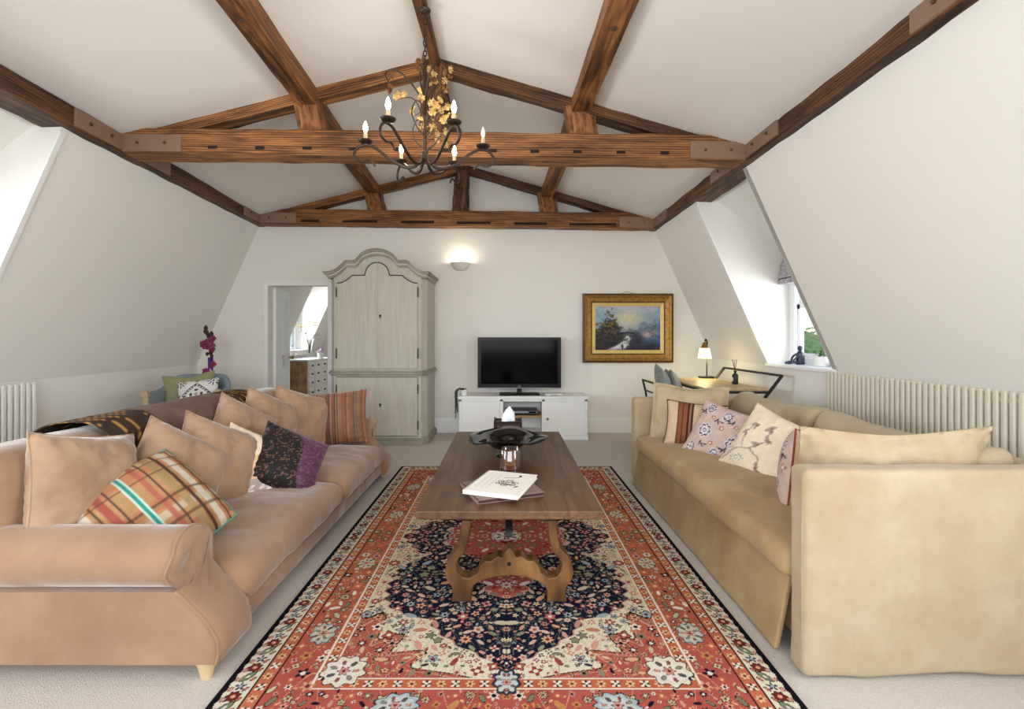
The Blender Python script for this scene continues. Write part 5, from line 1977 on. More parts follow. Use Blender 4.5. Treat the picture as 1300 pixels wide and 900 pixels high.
def trailing_plant():
    c = (-0.505, 5.60, 0.511)
    t = Thing('potted_plant', 'trailing string plant in a small white pot on the cabinet', 'plant', c)
    mb = MB()
    mb.lathe([(0.028, 0.0), (0.038, 0.02), (0.044, 0.05), (0.046, 0.066), (0.041, 0.066), (0.038, 0.055), (0.0, 0.053)], c, 22)
    t.part('pot', mb, M['ceramic'])
    rnd = random.Random(4)
    for k in range(9):
        a = rnd.uniform(2.2, 4.6)
        r0 = 0.03
        ln = rnd.uniform(0.10, 0.27)
        x, y = c[0] + r0 * math.cos(a), c[1] + r0 * math.sin(a)
        ox = -0.085 + rnd.uniform(-0.012, 0.012)
        p = smoothpath([(x, y, c[2] + 0.06), (x - 0.02, y - 0.02, c[2] + 0.085), (c[0] + ox, y - 0.03, c[2] + 0.05), (c[0] + ox, y - 0.03 + rnd.uniform(-.01, .01), c[2] - ln * 0.5), (c[0] + ox, y - 0.03, c[2] - ln)], 7)
        mb = MB()
        mb.tube(p, 0.002, 5)
        for q in p[2:]:
            mb.lathe([(0.0, -0.007), (0.006, -0.004), (0.007, 0.0), (0.006, 0.004), (0.0, 0.007)], (q.x + rnd.uniform(-.004, .004), q.y + rnd.uniform(-.004, .004), q.z), 6)
        t.part('trailing_stem', mb, M['leafdark'])
    mb = MB()
    for k in range(26):
        a, r = rnd.uniform(0, 6.28), rnd.uniform(0, 0.036)
        mb.lathe([(0.0, -0.008), (0.007, 0.0), (0.0, 0.008)], (c[0] + r * math.cos(a) - 0.008, c[1] + r * math.sin(a), c[2] + 0.066 + rnd.uniform(0, 0.016)), 6)
    t.part('foliage', mb, M['leafdark'], kind='stuff')
trailing_plant()

# ------------------------------------------------------------------ painting
def painting():
    x0, x1, z0, z1, y = 0.955, 2.085, 0.880, 1.745, YB - 0.004
    t = Thing('framed_painting', 'landscape oil painting in a wide gilt frame on the end wall', 'painting', ((x0 + x1) / 2, y, z0))
    def ring(a, b, ya, yb):
        out = MB()
        outer = [(x0 + a, z0 + a), (x1 - a, z0 + a), (x1 - a, z1 - a), (x0 + a, z1 - a)]
        inner = [(x0 + b, z0 + b), (x1 - b, z0 + b), (x1 - b, z1 - b), (x0 + b, z1 - b)]
        vs = [(p[0], ya, p[1]) for p in outer] + [(p[0], yb, p[1]) for p in inner] + [(p[0], y, p[1]) for p in outer] + [(p[0], y, p[1]) for p in inner]
        fs = []
        for i in range(4):
            j = (i + 1) % 4
            fs += [(i, j, 4 + j, 4 + i), (8 + i, 8 + j, j, i), (4 + i, 4 + j, 12 + j, 12 + i), (12 + i, 12 + j, 8 + j, 8 + i)]
        out.add(vs, fs)
        return out
    t.part('outer_edge', ring(0.0, 0.030, y - 0.045, y - 0.060), M['gold_dk'], smooth=False)
    t.part('moulding', ring(0.028, 0.060, y - 0.068, y - 0.050), M['gold'], smooth=False, bevel=0.004)
    t.part('moulding', ring(0.058, 0.105, y - 0.052, y - 0.040), M['gold'], smooth=False, bevel=0.003)
    t.part('inner_edge', ring(0.103, 0.116, y - 0.046, y - 0.034), M['gold_dk'], smooth=False)
    t.part('slip', ring(0.114, 0.158, y - 0.032, y - 0.022), M['gold_lt'], smooth=False)
    # canvas
    a = 0.155
    n, m = 190, 130
    xs, zs = np.linspace(x0 + a, x1 - a, n), np.linspace(z0 + a, z1 - a, m)
    X, Zg = np.meshgrid(xs, zs)
    U, V = (X - x0 - a) / (x1 - x0 - 2 * a), (Zg - z0 - a) / (z1 - z0 - 2 * a)
    n1, n2, n3 = vnoise(U, V, 5, 1, 4), vnoise(U, V, 9, 2, 4), vnoise(U, V, 26, 3, 3)
    skyc = wcol(150, 170, 186)[None, None] * (1 - V[..., None]) + wcol(134, 160, 184)[None, None] * V[..., None]
    glow = np.exp(-((U - 0.5) ** 2 / 0.05 + (V - 0.72) ** 2 / 0.05))[..., None]
    img = skyc * (1 - 0.75 * glow) + wcol(226, 212, 168) * 0.75 * glow
    cl = np.clip((n1 - 0.48) * 4, 0, 1)[..., None]
    img = img * (1 - cl * 0.6) + wcol(190, 190, 196) * cl * 0.6
    def lay(mask, colour):
        m_ = np.clip(mask, 0, 1)[..., None]
        return img * (1 - m_) + colour * m_
    sg = lambda v, k: 1 / (1 + np.exp(-np.clip(v * k, -30, 30)))
    f, g3 = n2[..., None], n3[..., None]
    # blue misty heights on the right
    edge = 0.40 + 0.55 * np.clip(U - 0.45, 0, 1) + 0.40 * (n2 - 0.5) + 0.12 * (n3 - 0.5)
    img = lay(sg(edge - V, 28) * sg(U - 0.50 + 0.25 * (n1 - 0.5), 18) * 0.92, wcol(52, 66, 104) * (1 - f) + wcol(128, 142, 168) * f)
    img = lay(np.exp(-((U - 0.80) ** 2 / 0.014 + (V - 0.36 - 0.2 * (U - 0.8)) ** 2 / 0.004)) * (0.3 + n1), wcol(196, 172, 166))
    img = lay(sg(0.24 + 0.2 * (n2 - 0.5) - V, 26) * sg(U - 0.60, 20), wcol(26, 42, 86) * (1 - f) + wcol(64, 90, 146) * f)
    img = lay(sg(U - 0.70, 14) * sg(n3 - 0.60, 30) * sg(0.62 - V, 12) * 0.7, wcol(30, 38, 70))
    # dark wooded bank and tree on the left
    top = 0.52 - 0.62 * np.clip(U - 0.30, 0, 1) + 0.30 * (n3 - 0.5) + 0.2 * (n2 - 0.5)
    treeh = np.exp(-((U - 0.24) ** 2 / 0.012)) * 0.34
    img = lay(sg(top + treeh * (0.4 + 1.1 * n3) - V, 40) * sg(0.60 - U, 30), wcol(20, 24, 32) * (1 - g3) + wcol(58, 56, 52) * g3)
    img = lay(sg(top + treeh - V, 40) * sg(0.42 - U, 30) * sg(n3 - 0.58, 40) * sg(V - 0.42, 20) * 0.8, wcol(120, 98, 50))
    img = lay(sg(0.15 + 0.16 * (n1 - 0.5) - V, 40) * 0.9, wcol(18, 20, 30) * (1 - f) + wcol(50, 50, 62) * f)
    img = lay(sg(0.10 - np.abs(U - 0.62) + 0.1 * (n2 - .5), 50) * sg(0.42 - V, 30), wcol(26, 28, 40) * (1 - g3) + wcol(58, 60, 74) * g3)
    # bridge and white water
    img = lay((np.abs(V - (0.40 - 1.4 * (U - 0.48) ** 2)) < 0.016) * (U > 0.37) * (U < 0.60) * 1.0, wcol(34, 32, 38))
    cxw = 0.50 - 0.20 * np.clip((0.30 - V) / 0.3, 0, 1) ** 2
    wdt = 0.035 + 0.10 * np.clip((0.22 - V) / 0.22, 0, 1)
    img = lay(sg(wdt - np.abs(U - cxw), 90) * sg(0.34 - V, 60) * sg(V - 0.02, 60) * np.clip(0.2 + 1.4 * n3, 0, 1) * sg(n3 - 0.42, 25), wcol(208, 210, 212))
    img = np.clip(img * (0.80 + 0.4 * g3), 0, 1)
    vs = [(X[i, j], y - 0.021, Zg[i, j]) for i in range(m) for j in range(n)]
    fs = [(i * n + j, i * n + j + 1, (i + 1) * n + j + 1, (i + 1) * n + j) for i in range(m - 1) for j in range(n - 1)]
    mb = MB()
    mb.add(vs, fs)
    cols = [img.reshape(-1, 3)]
    kk = len(mb.v)
    mb.box(x0 + a, x1 - a, y - 0.019, y - 0.004, z0 + a, z1 - a)
    cols.append(np.broadcast_to(wcol(60, 50, 40), (8, 3)))
    t.part('canvas', mb, M['paint_flat'], smooth=False, cols=np.concatenate(cols), label='dark wooded river landscape in blue and ochre')
    mb = MB()
    xm = (x0 + x1) / 2
    mb.tube([(xm - 0.10, y - 0.01, z1 - 0.01), (xm - 0.03, y - 0.006, z1 + 0.020), (xm, y - 0.006, z1 + 0.030), (xm + 0.03, y - 0.006, z1 + 0.020), (xm + 0.10, y - 0.01, z1 - 0.01)], 0.0018, 5)
    t.part('hanging_wire', mb, M['iron'])
painting()

# ------------------------------------------------------------------ wall uplighter
def sconce():
    c = (-0.575, YB - 0.002, 2.085)
    t = Thing('wall_uplighter', 'white plaster half bowl uplighter on the end wall', 'wall light', c)
    mb = MB()
    prof = [(0.02, -0.055), (0.06, -0.045), (0.095, -0.02), (0.118, 0.02), (0.125, 0.05), (0.117, 0.05), (0.108, 0.02), (0.085, -0.012), (0.05, -0.036), (0.0, -0.040)]
    n = 24
    vs, fs = [], []
    for (r, z) in prof:
        for j in range(n + 1):
            a = PI + PI * j / n
            vs.append((c[0] + r * math.cos(a), c[1] + r * math.sin(a), c[2] + z))
    for i in range(len(prof) - 1):
        for j in range(n):
            q = i * (n + 1) + j
            fs.append((q, q + 1, q + n + 2, q + n + 1))
    mb.add(vs, fs)
    t.part('bowl', mb, M['plaster'], angle=50)
    mb = MB()
    mb.lathe([(0.012, -0.02), (0.014, 0.0), (0.022, 0.018), (0.014, 0.034), (0.0, 0.038)], (c[0], c[1] - 0.06, c[2] - 0.008), 14)
    t.part('bulb', mb, M['bulb'])
    point_light('uplighter_light', (c[0], c[1] - 0.065, c[2] + 0.075), 2.2, (1.0, 0.86, 0.64), 0.03)
sconce()

# ------------------------------------------------------------------ chandelier
def chandelier():
    cx, cy = -0.512, 2.97
    t = Thing('chandelier', 'bronze iron chandelier with scroll arms and gilt leaves', 'chandelier', (cx, cy, 2.3))
    mb = MB()
    mb.tube([(cx, cy, 2.33), (cx, cy, 2.90)], 0.010, 10)
    stem = t.part('stem', mb, M['iron'])
    mb = MB()
    mb.lathe([(0.0, 2.300), (0.012, 2.302), (0.024, 2.315), (0.026, 2.33), (0.020, 2.345), (0.022, 2.36), (0.012, 2.37), (0.011, 2.42), (0.014, 2.43), (0.010, 2.44)], (cx, cy, 0), 16)
    t.part('hub', mb, M['iron'])
    # chain
    z = 2.895
    link = None
    k = 0
    while z < 3.245:
        if link is None:
            mb = MB()
            pts = []
            for j in range(13):
                a = 2 * PI * j / 12
                pts.append((0.010 * math.cos(a), 0, 0.021 * math.sin(a)))
            mb.tube(pts, 0.0036, 6, cap=False)
            link = mb.build('chain_link', M['iron'], parent=t.o)
            o = link
        else:
            o = link.copy()
            COL.objects.link(o)
            o.parent = t.o
        o.location = (0, 0, z + 0.021 - 2.3)
        o.rotation_euler = (0, 0, PI / 2 * (k % 2))
        z += 0.033
        k += 1
    mb = MB()
    mb.lathe([(0.0, 3.228), (0.02, 3.232), (0.034, 3.246), (0.036, 3.254)], (cx, cy, 0), 18)
    t.part('ceiling_rose', mb, M['iron'])
    # arms
    for k in range(6):
        th = math.radians(36 + 60 * k)
        ux, uy = math.sin(th), -math.cos(th)
        def P(r, z, side=0.0):
            return (cx + ux * r - uy * side, cy + uy * r + ux * side, z)
        pts = smoothpath([P(0.022, 2.335), P(0.055, 2.275), P(0.12, 2.262), P(0.20, 2.298), P(0.275, 2.355), P(0.335, 2.390), P(0.395, 2.385), P(0.43, 2.345), P(0.425, 2.305), P(0.385, 2.287), P(0.345, 2.298), P(0.318, 2.282), P(0.308, 2.262)], 6)
        n = len(pts)
        mb = MB()
        mb.tube(pts, [0.0105 - 0.0035 * i / n for i in range(n)], 8)
        arm = t.part('arm', mb, M['iron'])
        r0 = 0.365
        mb = MB()
        c = P(r0, 0)
        mb.lathe([(0.0, 2.385), (0.008, 2.388), (0.010, 2.398), (0.034, 2.404), (0.043, 2.414), (0.045, 2.418), (0.040, 2.417), (0.012, 2.409), (0.0, 2.409)], (c[0], c[1], 0), 18)
        t.part('drip_pan', mb, M['iron'], under=arm)
        mb = MB()
        mb.lathe([(0.013, 2.408), (0.0125, 2.462), (0.009, 2.468), (0.0, 2.468)], (c[0], c[1], 0), 12)
        t.part('candle_sleeve', mb, M['candle_tube'], under=arm)
        mb = MB()
        mb.lathe([(0.007, 2.466), (0.010, 2.474), (0.0145, 2.490), (0.0145, 2.500), (0.010, 2.518), (0.005, 2.533), (0.0, 2.542)], (c[0], c[1], 0), 14)
        lit = (k != 1)
        t.part('bulb', mb, M['bulb'] if lit else M['bulb_off'], under=arm, angle=60)
    # tendrils
    rnd = random.Random(12)
    tips = []
    def tendril(pts, r=0.0045):
        p = smoothpath([(cx + a, cy + b, z) for (a, b, z) in pts], 7)
        mb = MB()
        n = len(p)
        mb.tube(p, [r * (1 - 0.5 * i / n) for i in range(n)], 6)
        t.part('tendril', mb, M['iron'])
        return p
    T = []
    T.append(tendril([(0, 0, 2.66), (-0.05, -0.02, 2.74), (-0.12, -0.04, 2.82), (-0.19, -0.05, 2.855), (-0.235, -0.05, 2.83), (-0.215, -0.05, 2.77), (-0.20, -0.05, 2.73), (-0.21, -0.05, 2.70)], 0.006))
    T.append(tendril([(0, 0, 2.68), (0.02, -0.03, 2.78), (0.06, -0.06, 2.87), (0.115, -0.05, 2.90), (0.145, -0.05, 2.86), (0.135, -0.05, 2.80), (0.115, -0.05, 2.77)], 0.006))
    T.append(tendril([(0, 0, 2.70), (-0.03, 0.03, 2.80), (-0.04, 0.05, 2.90), (-0.02, 0.05, 2.945), (0.01, 0.04, 2.92), (0.015, 0.03, 2.87)], 0.006))
    T.append(tendril([(0, 0, 2.62), (0.03, 0.05, 2.72), (0.035, 0.09, 2.82), (0.03, 0.12, 2.86), (0.07, 0.12, 2.83), (0.08, 0.1, 2.78)], 0.005))
    T.append(tendril([(0, 0, 2.46), (-0.05, -0.03, 2.52), (-0.075, -0.04, 2.60), (-0.05, -0.03, 2.67), (-0.015, -0.02, 2.65), (-0.03, -0.02, 2.60), (-0.06, -0.03, 2.58)], 0.005))
    T.append(tendril([(0, 0, 2.44), (0.05, 0.0, 2.52), (0.075, -0.02, 2.60), (0.05, -0.02, 2.66), (0.02, -0.02, 2.63), (0.06, -0.03, 2.56), (0.12, -0.04, 2.52), (0.15, -0.04, 2.56)], 0.005))
    T.append(tendril([(0, 0, 2.38), (-0.06, 0.03, 2.44), (-0.085, 0.05, 2.52), (-0.06, 0.04, 2.58), (-0.02, 0.02, 2.56), (-0.03, 0.02, 2.50)], 0.005))
    T.append(tendril([(0, 0, 2.36), (0.06, -0.02, 2.40), (0.11, -0.03, 2.46), (0.14, -0.02, 2.43), (0.13, -0.02, 2.38)], 0.005))
    T.append(tendril([(0, 0, 2.50), (0.05, -0.05, 2.60), (0.09, -0.06, 2.70), (0.12, -0.07, 2.73), (0.14, -0.06, 2.70)], 0.004))
    T.append(tendril([(0, 0, 2.55), (-0.05, -0.05, 2.66), (-0.11, -0.06, 2.675), (-0.16, -0.06, 2.66)], 0.004))
    # gilt leaves
    mb = MB()
    L = [(0, 0, 0), (0.011, 0.004, 0.002), (0.010, 0.013, 0.004), (0.021, 0.014, 0.001), (0.013, 0.024, 0.004), (0.014, 0.034, 0.001), (0.004, 0.030, 0.004), (0, 0.042, -0.002),
         (-0.004, 0.030, 0.004), (-0.014, 0.034, 0.001), (-0.013, 0.024, 0.004), (-0.021, 0.014, 0.001), (-0.010, 0.013, 0.004), (-0.011, 0.004, 0.002)]
    mid = (0, 0.018, -0.004)
    vs = L + [mid]
    fs = [(i, (i + 1) % 14, 14) for i in range(14)]
    vs2 = [(p[0], p[1], p[2] - 0.0012) for p in vs]
    fs2 = [tuple(15 + i for i in f[::-1]) for f in fs]
    rim = [(i, 15 + i, 15 + (i + 1) % 14, (i + 1) % 14) for i in range(14)]
    mb.add(vs + vs2, fs + fs2 + rim)
    first = {}
    spots = []
    for p in T:
        n = len(p)
        for q in range(2):
            i = rnd.randrange(n // 3, n)
            spots.append(p[i])
        spots.append(p[-1])
    for k in range(24):                # the spray on the right of the stem
        spots.append(Vector((cx + rnd.uniform(0.03, 0.17), cy + rnd.uniform(-0.10, 0.05), rnd.uniform(2.42, 2.86))))
    for k in range(8):
        spots.append(Vector((cx + rnd.uniform(-0.05, 0.10), cy + rnd.uniform(-0.08, 0.06), rnd.uniform(2.66, 2.92))))
    for i, s in enumerate(spots):
        brown = (s.z > 2.68 and rnd.random() < 0.55)
        key = 'leafbrown' if brown else 'leafgold'
        if key not in first:
            o = mb.build('leaf', M[key], parent=t.o, smooth=False)
            first[key] = o
        else:
            o = first[key].copy()
            COL.objects.link(o)
            o.parent = t.o
        o.location = s - t.loc
        o.rotation_euler = (rnd.uniform(0.6, 2.4), rnd.uniform(-0.8, 0.8), rnd.uniform(-1.2, 1.2))
        sc = rnd.uniform(0.95, 1.5)
        o.scale = (sc, sc, sc)
    # stalks that carry the loose spray of leaves
    for s in spots[len(T) * 3:]:
        sm = MB()
        d = s - Vector((cx, cy, s.z - 0.05))
        sm.tube(smoothpath([(cx, cy, s.z - 0.07), (cx + d.x * 0.5, cy + d.y * 0.5, s.z - 0.015), tuple(s)], 4), 0.0016, 4)
        t.part('leaf_stalk', sm, M['iron'])
    point_light('chandelier_glow', (cx, cy, 2.60), 5.0, (1.0, 0.86, 0.66), 0.20)
chandelier()

# ------------------------------------------------------------------ radiators
def radiator(label, X, zt, zb, ya, yb, pitch, s, m, yref=3):
    """column radiator on a side wall; s = +1 when the wall is on +x"""
    t = Thing('radiator', label, 'radiator', (X(yref), (ya + yb) / 2, 0))
    n = int((yb - ya) / pitch)
    src = None
    for k in range(n):
        y = yb - (k + 0.5) * pitch
        if src is None:
            mb = MB()
            w = pitch * 0.36
            mb.rbox(-0.018, 0.018, -w, w, zb, zt, r=0.009, n=4)
            src = mb.build('column', m, parent=t.o)
            o = src
        else:
            o = src.copy()
            COL.objects.link(o)
            o.parent = t.o
        o.location = (X(y) - s * 0.055 - t.loc.x, y - t.loc.y, 0)
    mb = MB()
    for z in (zb + 0.05, zt - 0.05):
        mb.tube([(X(ya) - s * 0.045, ya, z), (X(yb) - s * 0.045, yb, z)], 0.016, 8)
    t.part('header', mb, m)
    mb = MB()
    for z in (zb + 0.012, zt - 0.012):
        mb.tube([(X(ya) - s * 0.055, ya, z), (X(yb) - s * 0.055, yb, z)], 0.009, 6)
    t.part('rail', mb, m)
    mb = MB()
    for y in (ya + 0.15, yb - 0.15):
        mb.box(min(X(y) - s * 0.045, X(y) + s * 0.004), max(X(y) - s * 0.045, X(y) + s * 0.004), y - 0.012, y + 0.012, zt - 0.10, zt - 0.06)
        mb.tube([(X(y) - s * 0.05, y, 0.0), (X(y) - s * 0.05, y, zb + 0.05)], 0.010, 8)
    t.part('bracket', mb, m)
radiator('long stone coloured column radiator behind the linen sofa', lambda y: XR(y, 0), 0.93, 0.15, 1.9, 3.73, 0.041, 1, M['radiator_r'])
radiator('white column radiator on the wall behind the velvet sofa', lambda y: XL(y, 0), 0.850, 0.12, 2.7, 3.72, 0.048, -1, M['radiator_l'])

# ------------------------------------------------------------------ tub armchair
def armchair():
    c = Vector((-3.13, 4.72, 0))
    rz = 0.24
    t = Thing('armchair', 'small slate blue tub armchair with limed wood posts', 'armchair', c)
    R = Matrix.Rotation(rz, 3, 'Z')
    def W(p):
        return tuple(c + R @ Vector((p[0] * 0.84, p[1] * 0.9, p[2] * 1.03)))
    def wmb(mb):
        mb.v = [W(p) for p in mb.v]
        return mb
    # U shaped shell: path in plan, front opening towards -y
    path = []
    for i in range(29):
        u = i / 28
        a = -0.10 * PI + 1.20 * PI * u
        path.append((0.335 * math.cos(a), 0.30 * math.sin(a) + 0.03))
    path = [(0.345, -0.27), (0.345, -0.15)] + path[3:-3] + [(-0.345, -0.15), (-0.345, -0.27)]
    P = [Vector((x, y, 0)) for (x, y) in path]
    n = len(P)
    vs, fs = [], []
    for i, p in enumerate(P):
        tg = (P[min(i + 1, n - 1)] - P[max(i - 1, 0)]).normalized()
        nr = Vector((tg.y, -tg.x, 0))          # outward
        ub = 1 - abs(i - (n - 1) / 2) / ((n - 1) / 2)
        zt = 0.645 + 0.135 * scurve(min(1, ub * 1.6))
        prof = [(-0.035, 0.20), (-0.035, zt - 0.02), (-0.022, zt), (0.0, zt + 0.010), (0.022, zt), (0.035, zt - 0.02), (0.030, 0.20)]
        fl = 0.05
        for (o, z) in prof:
            q = p + nr * (o + fl * max(0, z - 0.4))
            vs.append((q.x, q.y, z))
    m = 7
    for i in range(n - 1):
        for j in range(m):
            a, b = i * m + j, i * m + (j + 1) % m
            fs.append((a, b, b + m, a + m))
    fs.append(tuple(range(m)))
    fs.append(tuple((n - 1) * m + j for j in range(m))[::-1])
    mb = MB()
    mb.add(vs, fs)
    t.part('shell', wmb(mb), M['chairgrey'], angle=50)
    mb = MB()
    mb.rbox(-0.31, 0.31, -0.285, 0.30, 0.20, 0.33, r=0.03, n=10)
    t.part('seat_base', wmb(mb), M['chairgrey'])
    mb = MB()
    mb.rbox(-0.295, 0.295, -0.30, 0.27, 0.325, 0.455, r=0.05, n=12, crown=0.02)
    t.part('seat_cushion', wmb(mb), M['chairgrey'])
    for s in (-1, 1):
        mb = MB()
        mb.box(s * 0.352 - 0.028, s * 0.352 + 0.028, -0.305, -0.268, 0.0, 0.62)
        mb.prism([(s * 0.362 - 0.034, 0.62), (s * 0.362 + 0.034, 0.62), (s * 0.362 + 0.036, 0.66), (s * 0.362 + 0.02, 0.682), (s * 0.362 - 0.02, 0.682), (s * 0.362 - 0.036, 0.66)], 'y', -0.312, -0.262)
        t.part('arm_post', wmb(mb), M['chairwood'], smooth=False, bevel=0.006, label='limed wooden arm post')
    for s in (-1, 1):
        mb = MB()
        mb.tube([(s * 0.27, 0.25, 0.21), (s * 0.30, 0.30, 0.0)], [0.024, 0.016], 8)
        t.part('leg', wmb(mb), M['chairwood'])
    a = R @ Vector((0, -0.93, 0.36))
    cushion('cushion', 'sage green cushion on the tub armchair', c + R @ Vector((-0.06, 0.10, 0.645)), R @ Vector((0.22, -0.90, 0.34)), Z, 0.46, 0.40, 0.14, M['sage'], rot=0.10, seed=31, chop=0.08, res=28)
    cushion('cushion', 'white cushion with dark medallion tile print on the tub armchair', c + R @ Vector((0.055, -0.03, 0.615)), R @ Vector((0.02, -0.90, 0.42)), Z, 0.37, 0.35, 0.12, M['paint_fab'], painter=p_tile, rot=0.12, seed=32, res=64)
armchair()

def orchid():
    c = Vector((-3.42, 5.45, 0.0))
    st = Thing('side_table', 'small round side table tucked behind the tub armchair', 'table', c)
    mb = MB()
    mb.lathe([(0.0, 0.655), (0.17, 0.655), (0.175, 0.665), (0.17, 0.675), (0.0, 0.675)], c, 28)
    st.part('table_top', mb, M['pine'])
    mb = MB()
    mb.lathe([(0.0, 0.02), (0.02, 0.02), (0.022, 0.30), (0.030, 0.34), (0.02, 0.38), (0.018, 0.655)], c, 14)
    st.part('stem', mb, M['pine'])
    mb = MB()
    mb.lathe([(0.0, 0.0), (0.13, 0.0), (0.13, 0.012), (0.05, 0.03), (0.0, 0.032)], c, 24)
    st.part('base', mb, M['pine'])
    b = c + Vector((0.02, -0.02, 0.676))
    t = Thing('vase_with_orchid', 'purple glass vase holding a dark magenta orchid spray', 'vase', b)
    mb = MB()
    mb.lathe([(0.0, 0.0), (0.045, 0.0), (0.05, 0.01), (0.046, 0.06), (0.034, 0.09), (0.028, 0.12), (0.028, 0.285), (0.031, 0.292), (0.024, 0.29), (0.022, 0.12), (0.0, 0.10)], b, 22)
    t.part('vase', mb, M['purple'], angle=60)
    rnd = random.Random(6)
    stem = smoothpath([b + Vector((0, 0, 0.12)), b + Vector((0.0, 0, 0.32)), b + Vector((0.02, -0.02, 0.45)), b + Vector((0.0, -0.02, 0.55)), b + Vector((-0.03, -0.02, 0.63))], 8)
    mb = MB()
    mb.tube(stem, 0.004, 6)
    t.part('stem', mb, M['stem'])
    # petal mesh
    def blossom(p, r, m_, face):
        mb = MB()
        f = Vector(face).normalized()
        a = f.orthogonal().normalized()
        bb = f.cross(a)
        for k in range(5):
            th = 2 * PI * k / 5 + rnd.uniform(-.15, .15)
            d = a * math.cos(th) + bb * math.sin(th)
            s = f.cross(d)
            pts = []
            for (u, w, h) in ((0, 0.05, 0), (0.35, 0.42, 0.10), (0.7, 0.48, 0.16), (1.0, 0.18, 0.06)):
                pts.append((p + d * r * u + s * r * w + f * r * h * 0.6, p + d * r * u - s * r * w + f * r * h * 0.6, p + d * r * u + f * r * (h + 0.12)))
            vs, fs = [], []
            for (l, rr_, mdd) in pts:
                vs += [tuple(l), tuple(mdd), tuple(rr_)]
            for i in range(3):
                q = i * 3
                fs += [(q, q + 1, q + 4, q + 3), (q + 1, q + 2, q + 5, q + 4)]
            k0 = len(vs)
            vs += [tuple(Vector(v) - f * 0.0015) for v in vs]
            fs += [tuple(k0 + i for i in g[::-1]) for g in list(fs)]
            mb.add(vs, fs)
        mb.lathe([(0.0, -r * .2), (r * .18, 0), (0.0, r * .25)], tuple(p + f * r * 0.1), 8)
        return t.part('blossom', mb, m_, angle=60)
    for (x, z, r) in ((-0.045, 0.445, 0.050), (0.02, 0.475, 0.046), (-0.01, 0.42, 0.044), (0.05, 0.43, 0.044), (0.035, 0.385, 0.04), (0.058, 0.215, 0.036), (-0.04, 0.10, 0.045), (0.025, 0.075, 0.045), (0.06, 0.51, 0.036), (0.0, 0.06, 0.045), (-0.03, 0.14, 0.035)):
        blossom(b + Vector((x, -0.05 + rnd.uniform(-.02, .02), z)), r, M['petal'], (rnd.uniform(-.5, .7), -1, rnd.uniform(-.2, .4)))
    for (x, z, r) in ((-0.035, 0.63, 0.024), (-0.04, 0.59, 0.026), (-0.015, 0.56, 0.024), (0.03, 0.56, 0.026), (0.0, 0.53, 0.026), (0.02, 0.345, 0.026), (-0.02, 0.33, 0.02), (0.03, 0.31, 0.022)):
        mb = MB()
        mb.lathe([(0.0, -r * 1.2), (r * 0.7, -r * 0.6), (r * .9, 0), (r * 0.5, r * 0.9), (0.0, r * 1.4)], tuple(b + Vector((x, -0.03, z))), 9)
        t.part('bud', mb, M['bud'])
orchid()

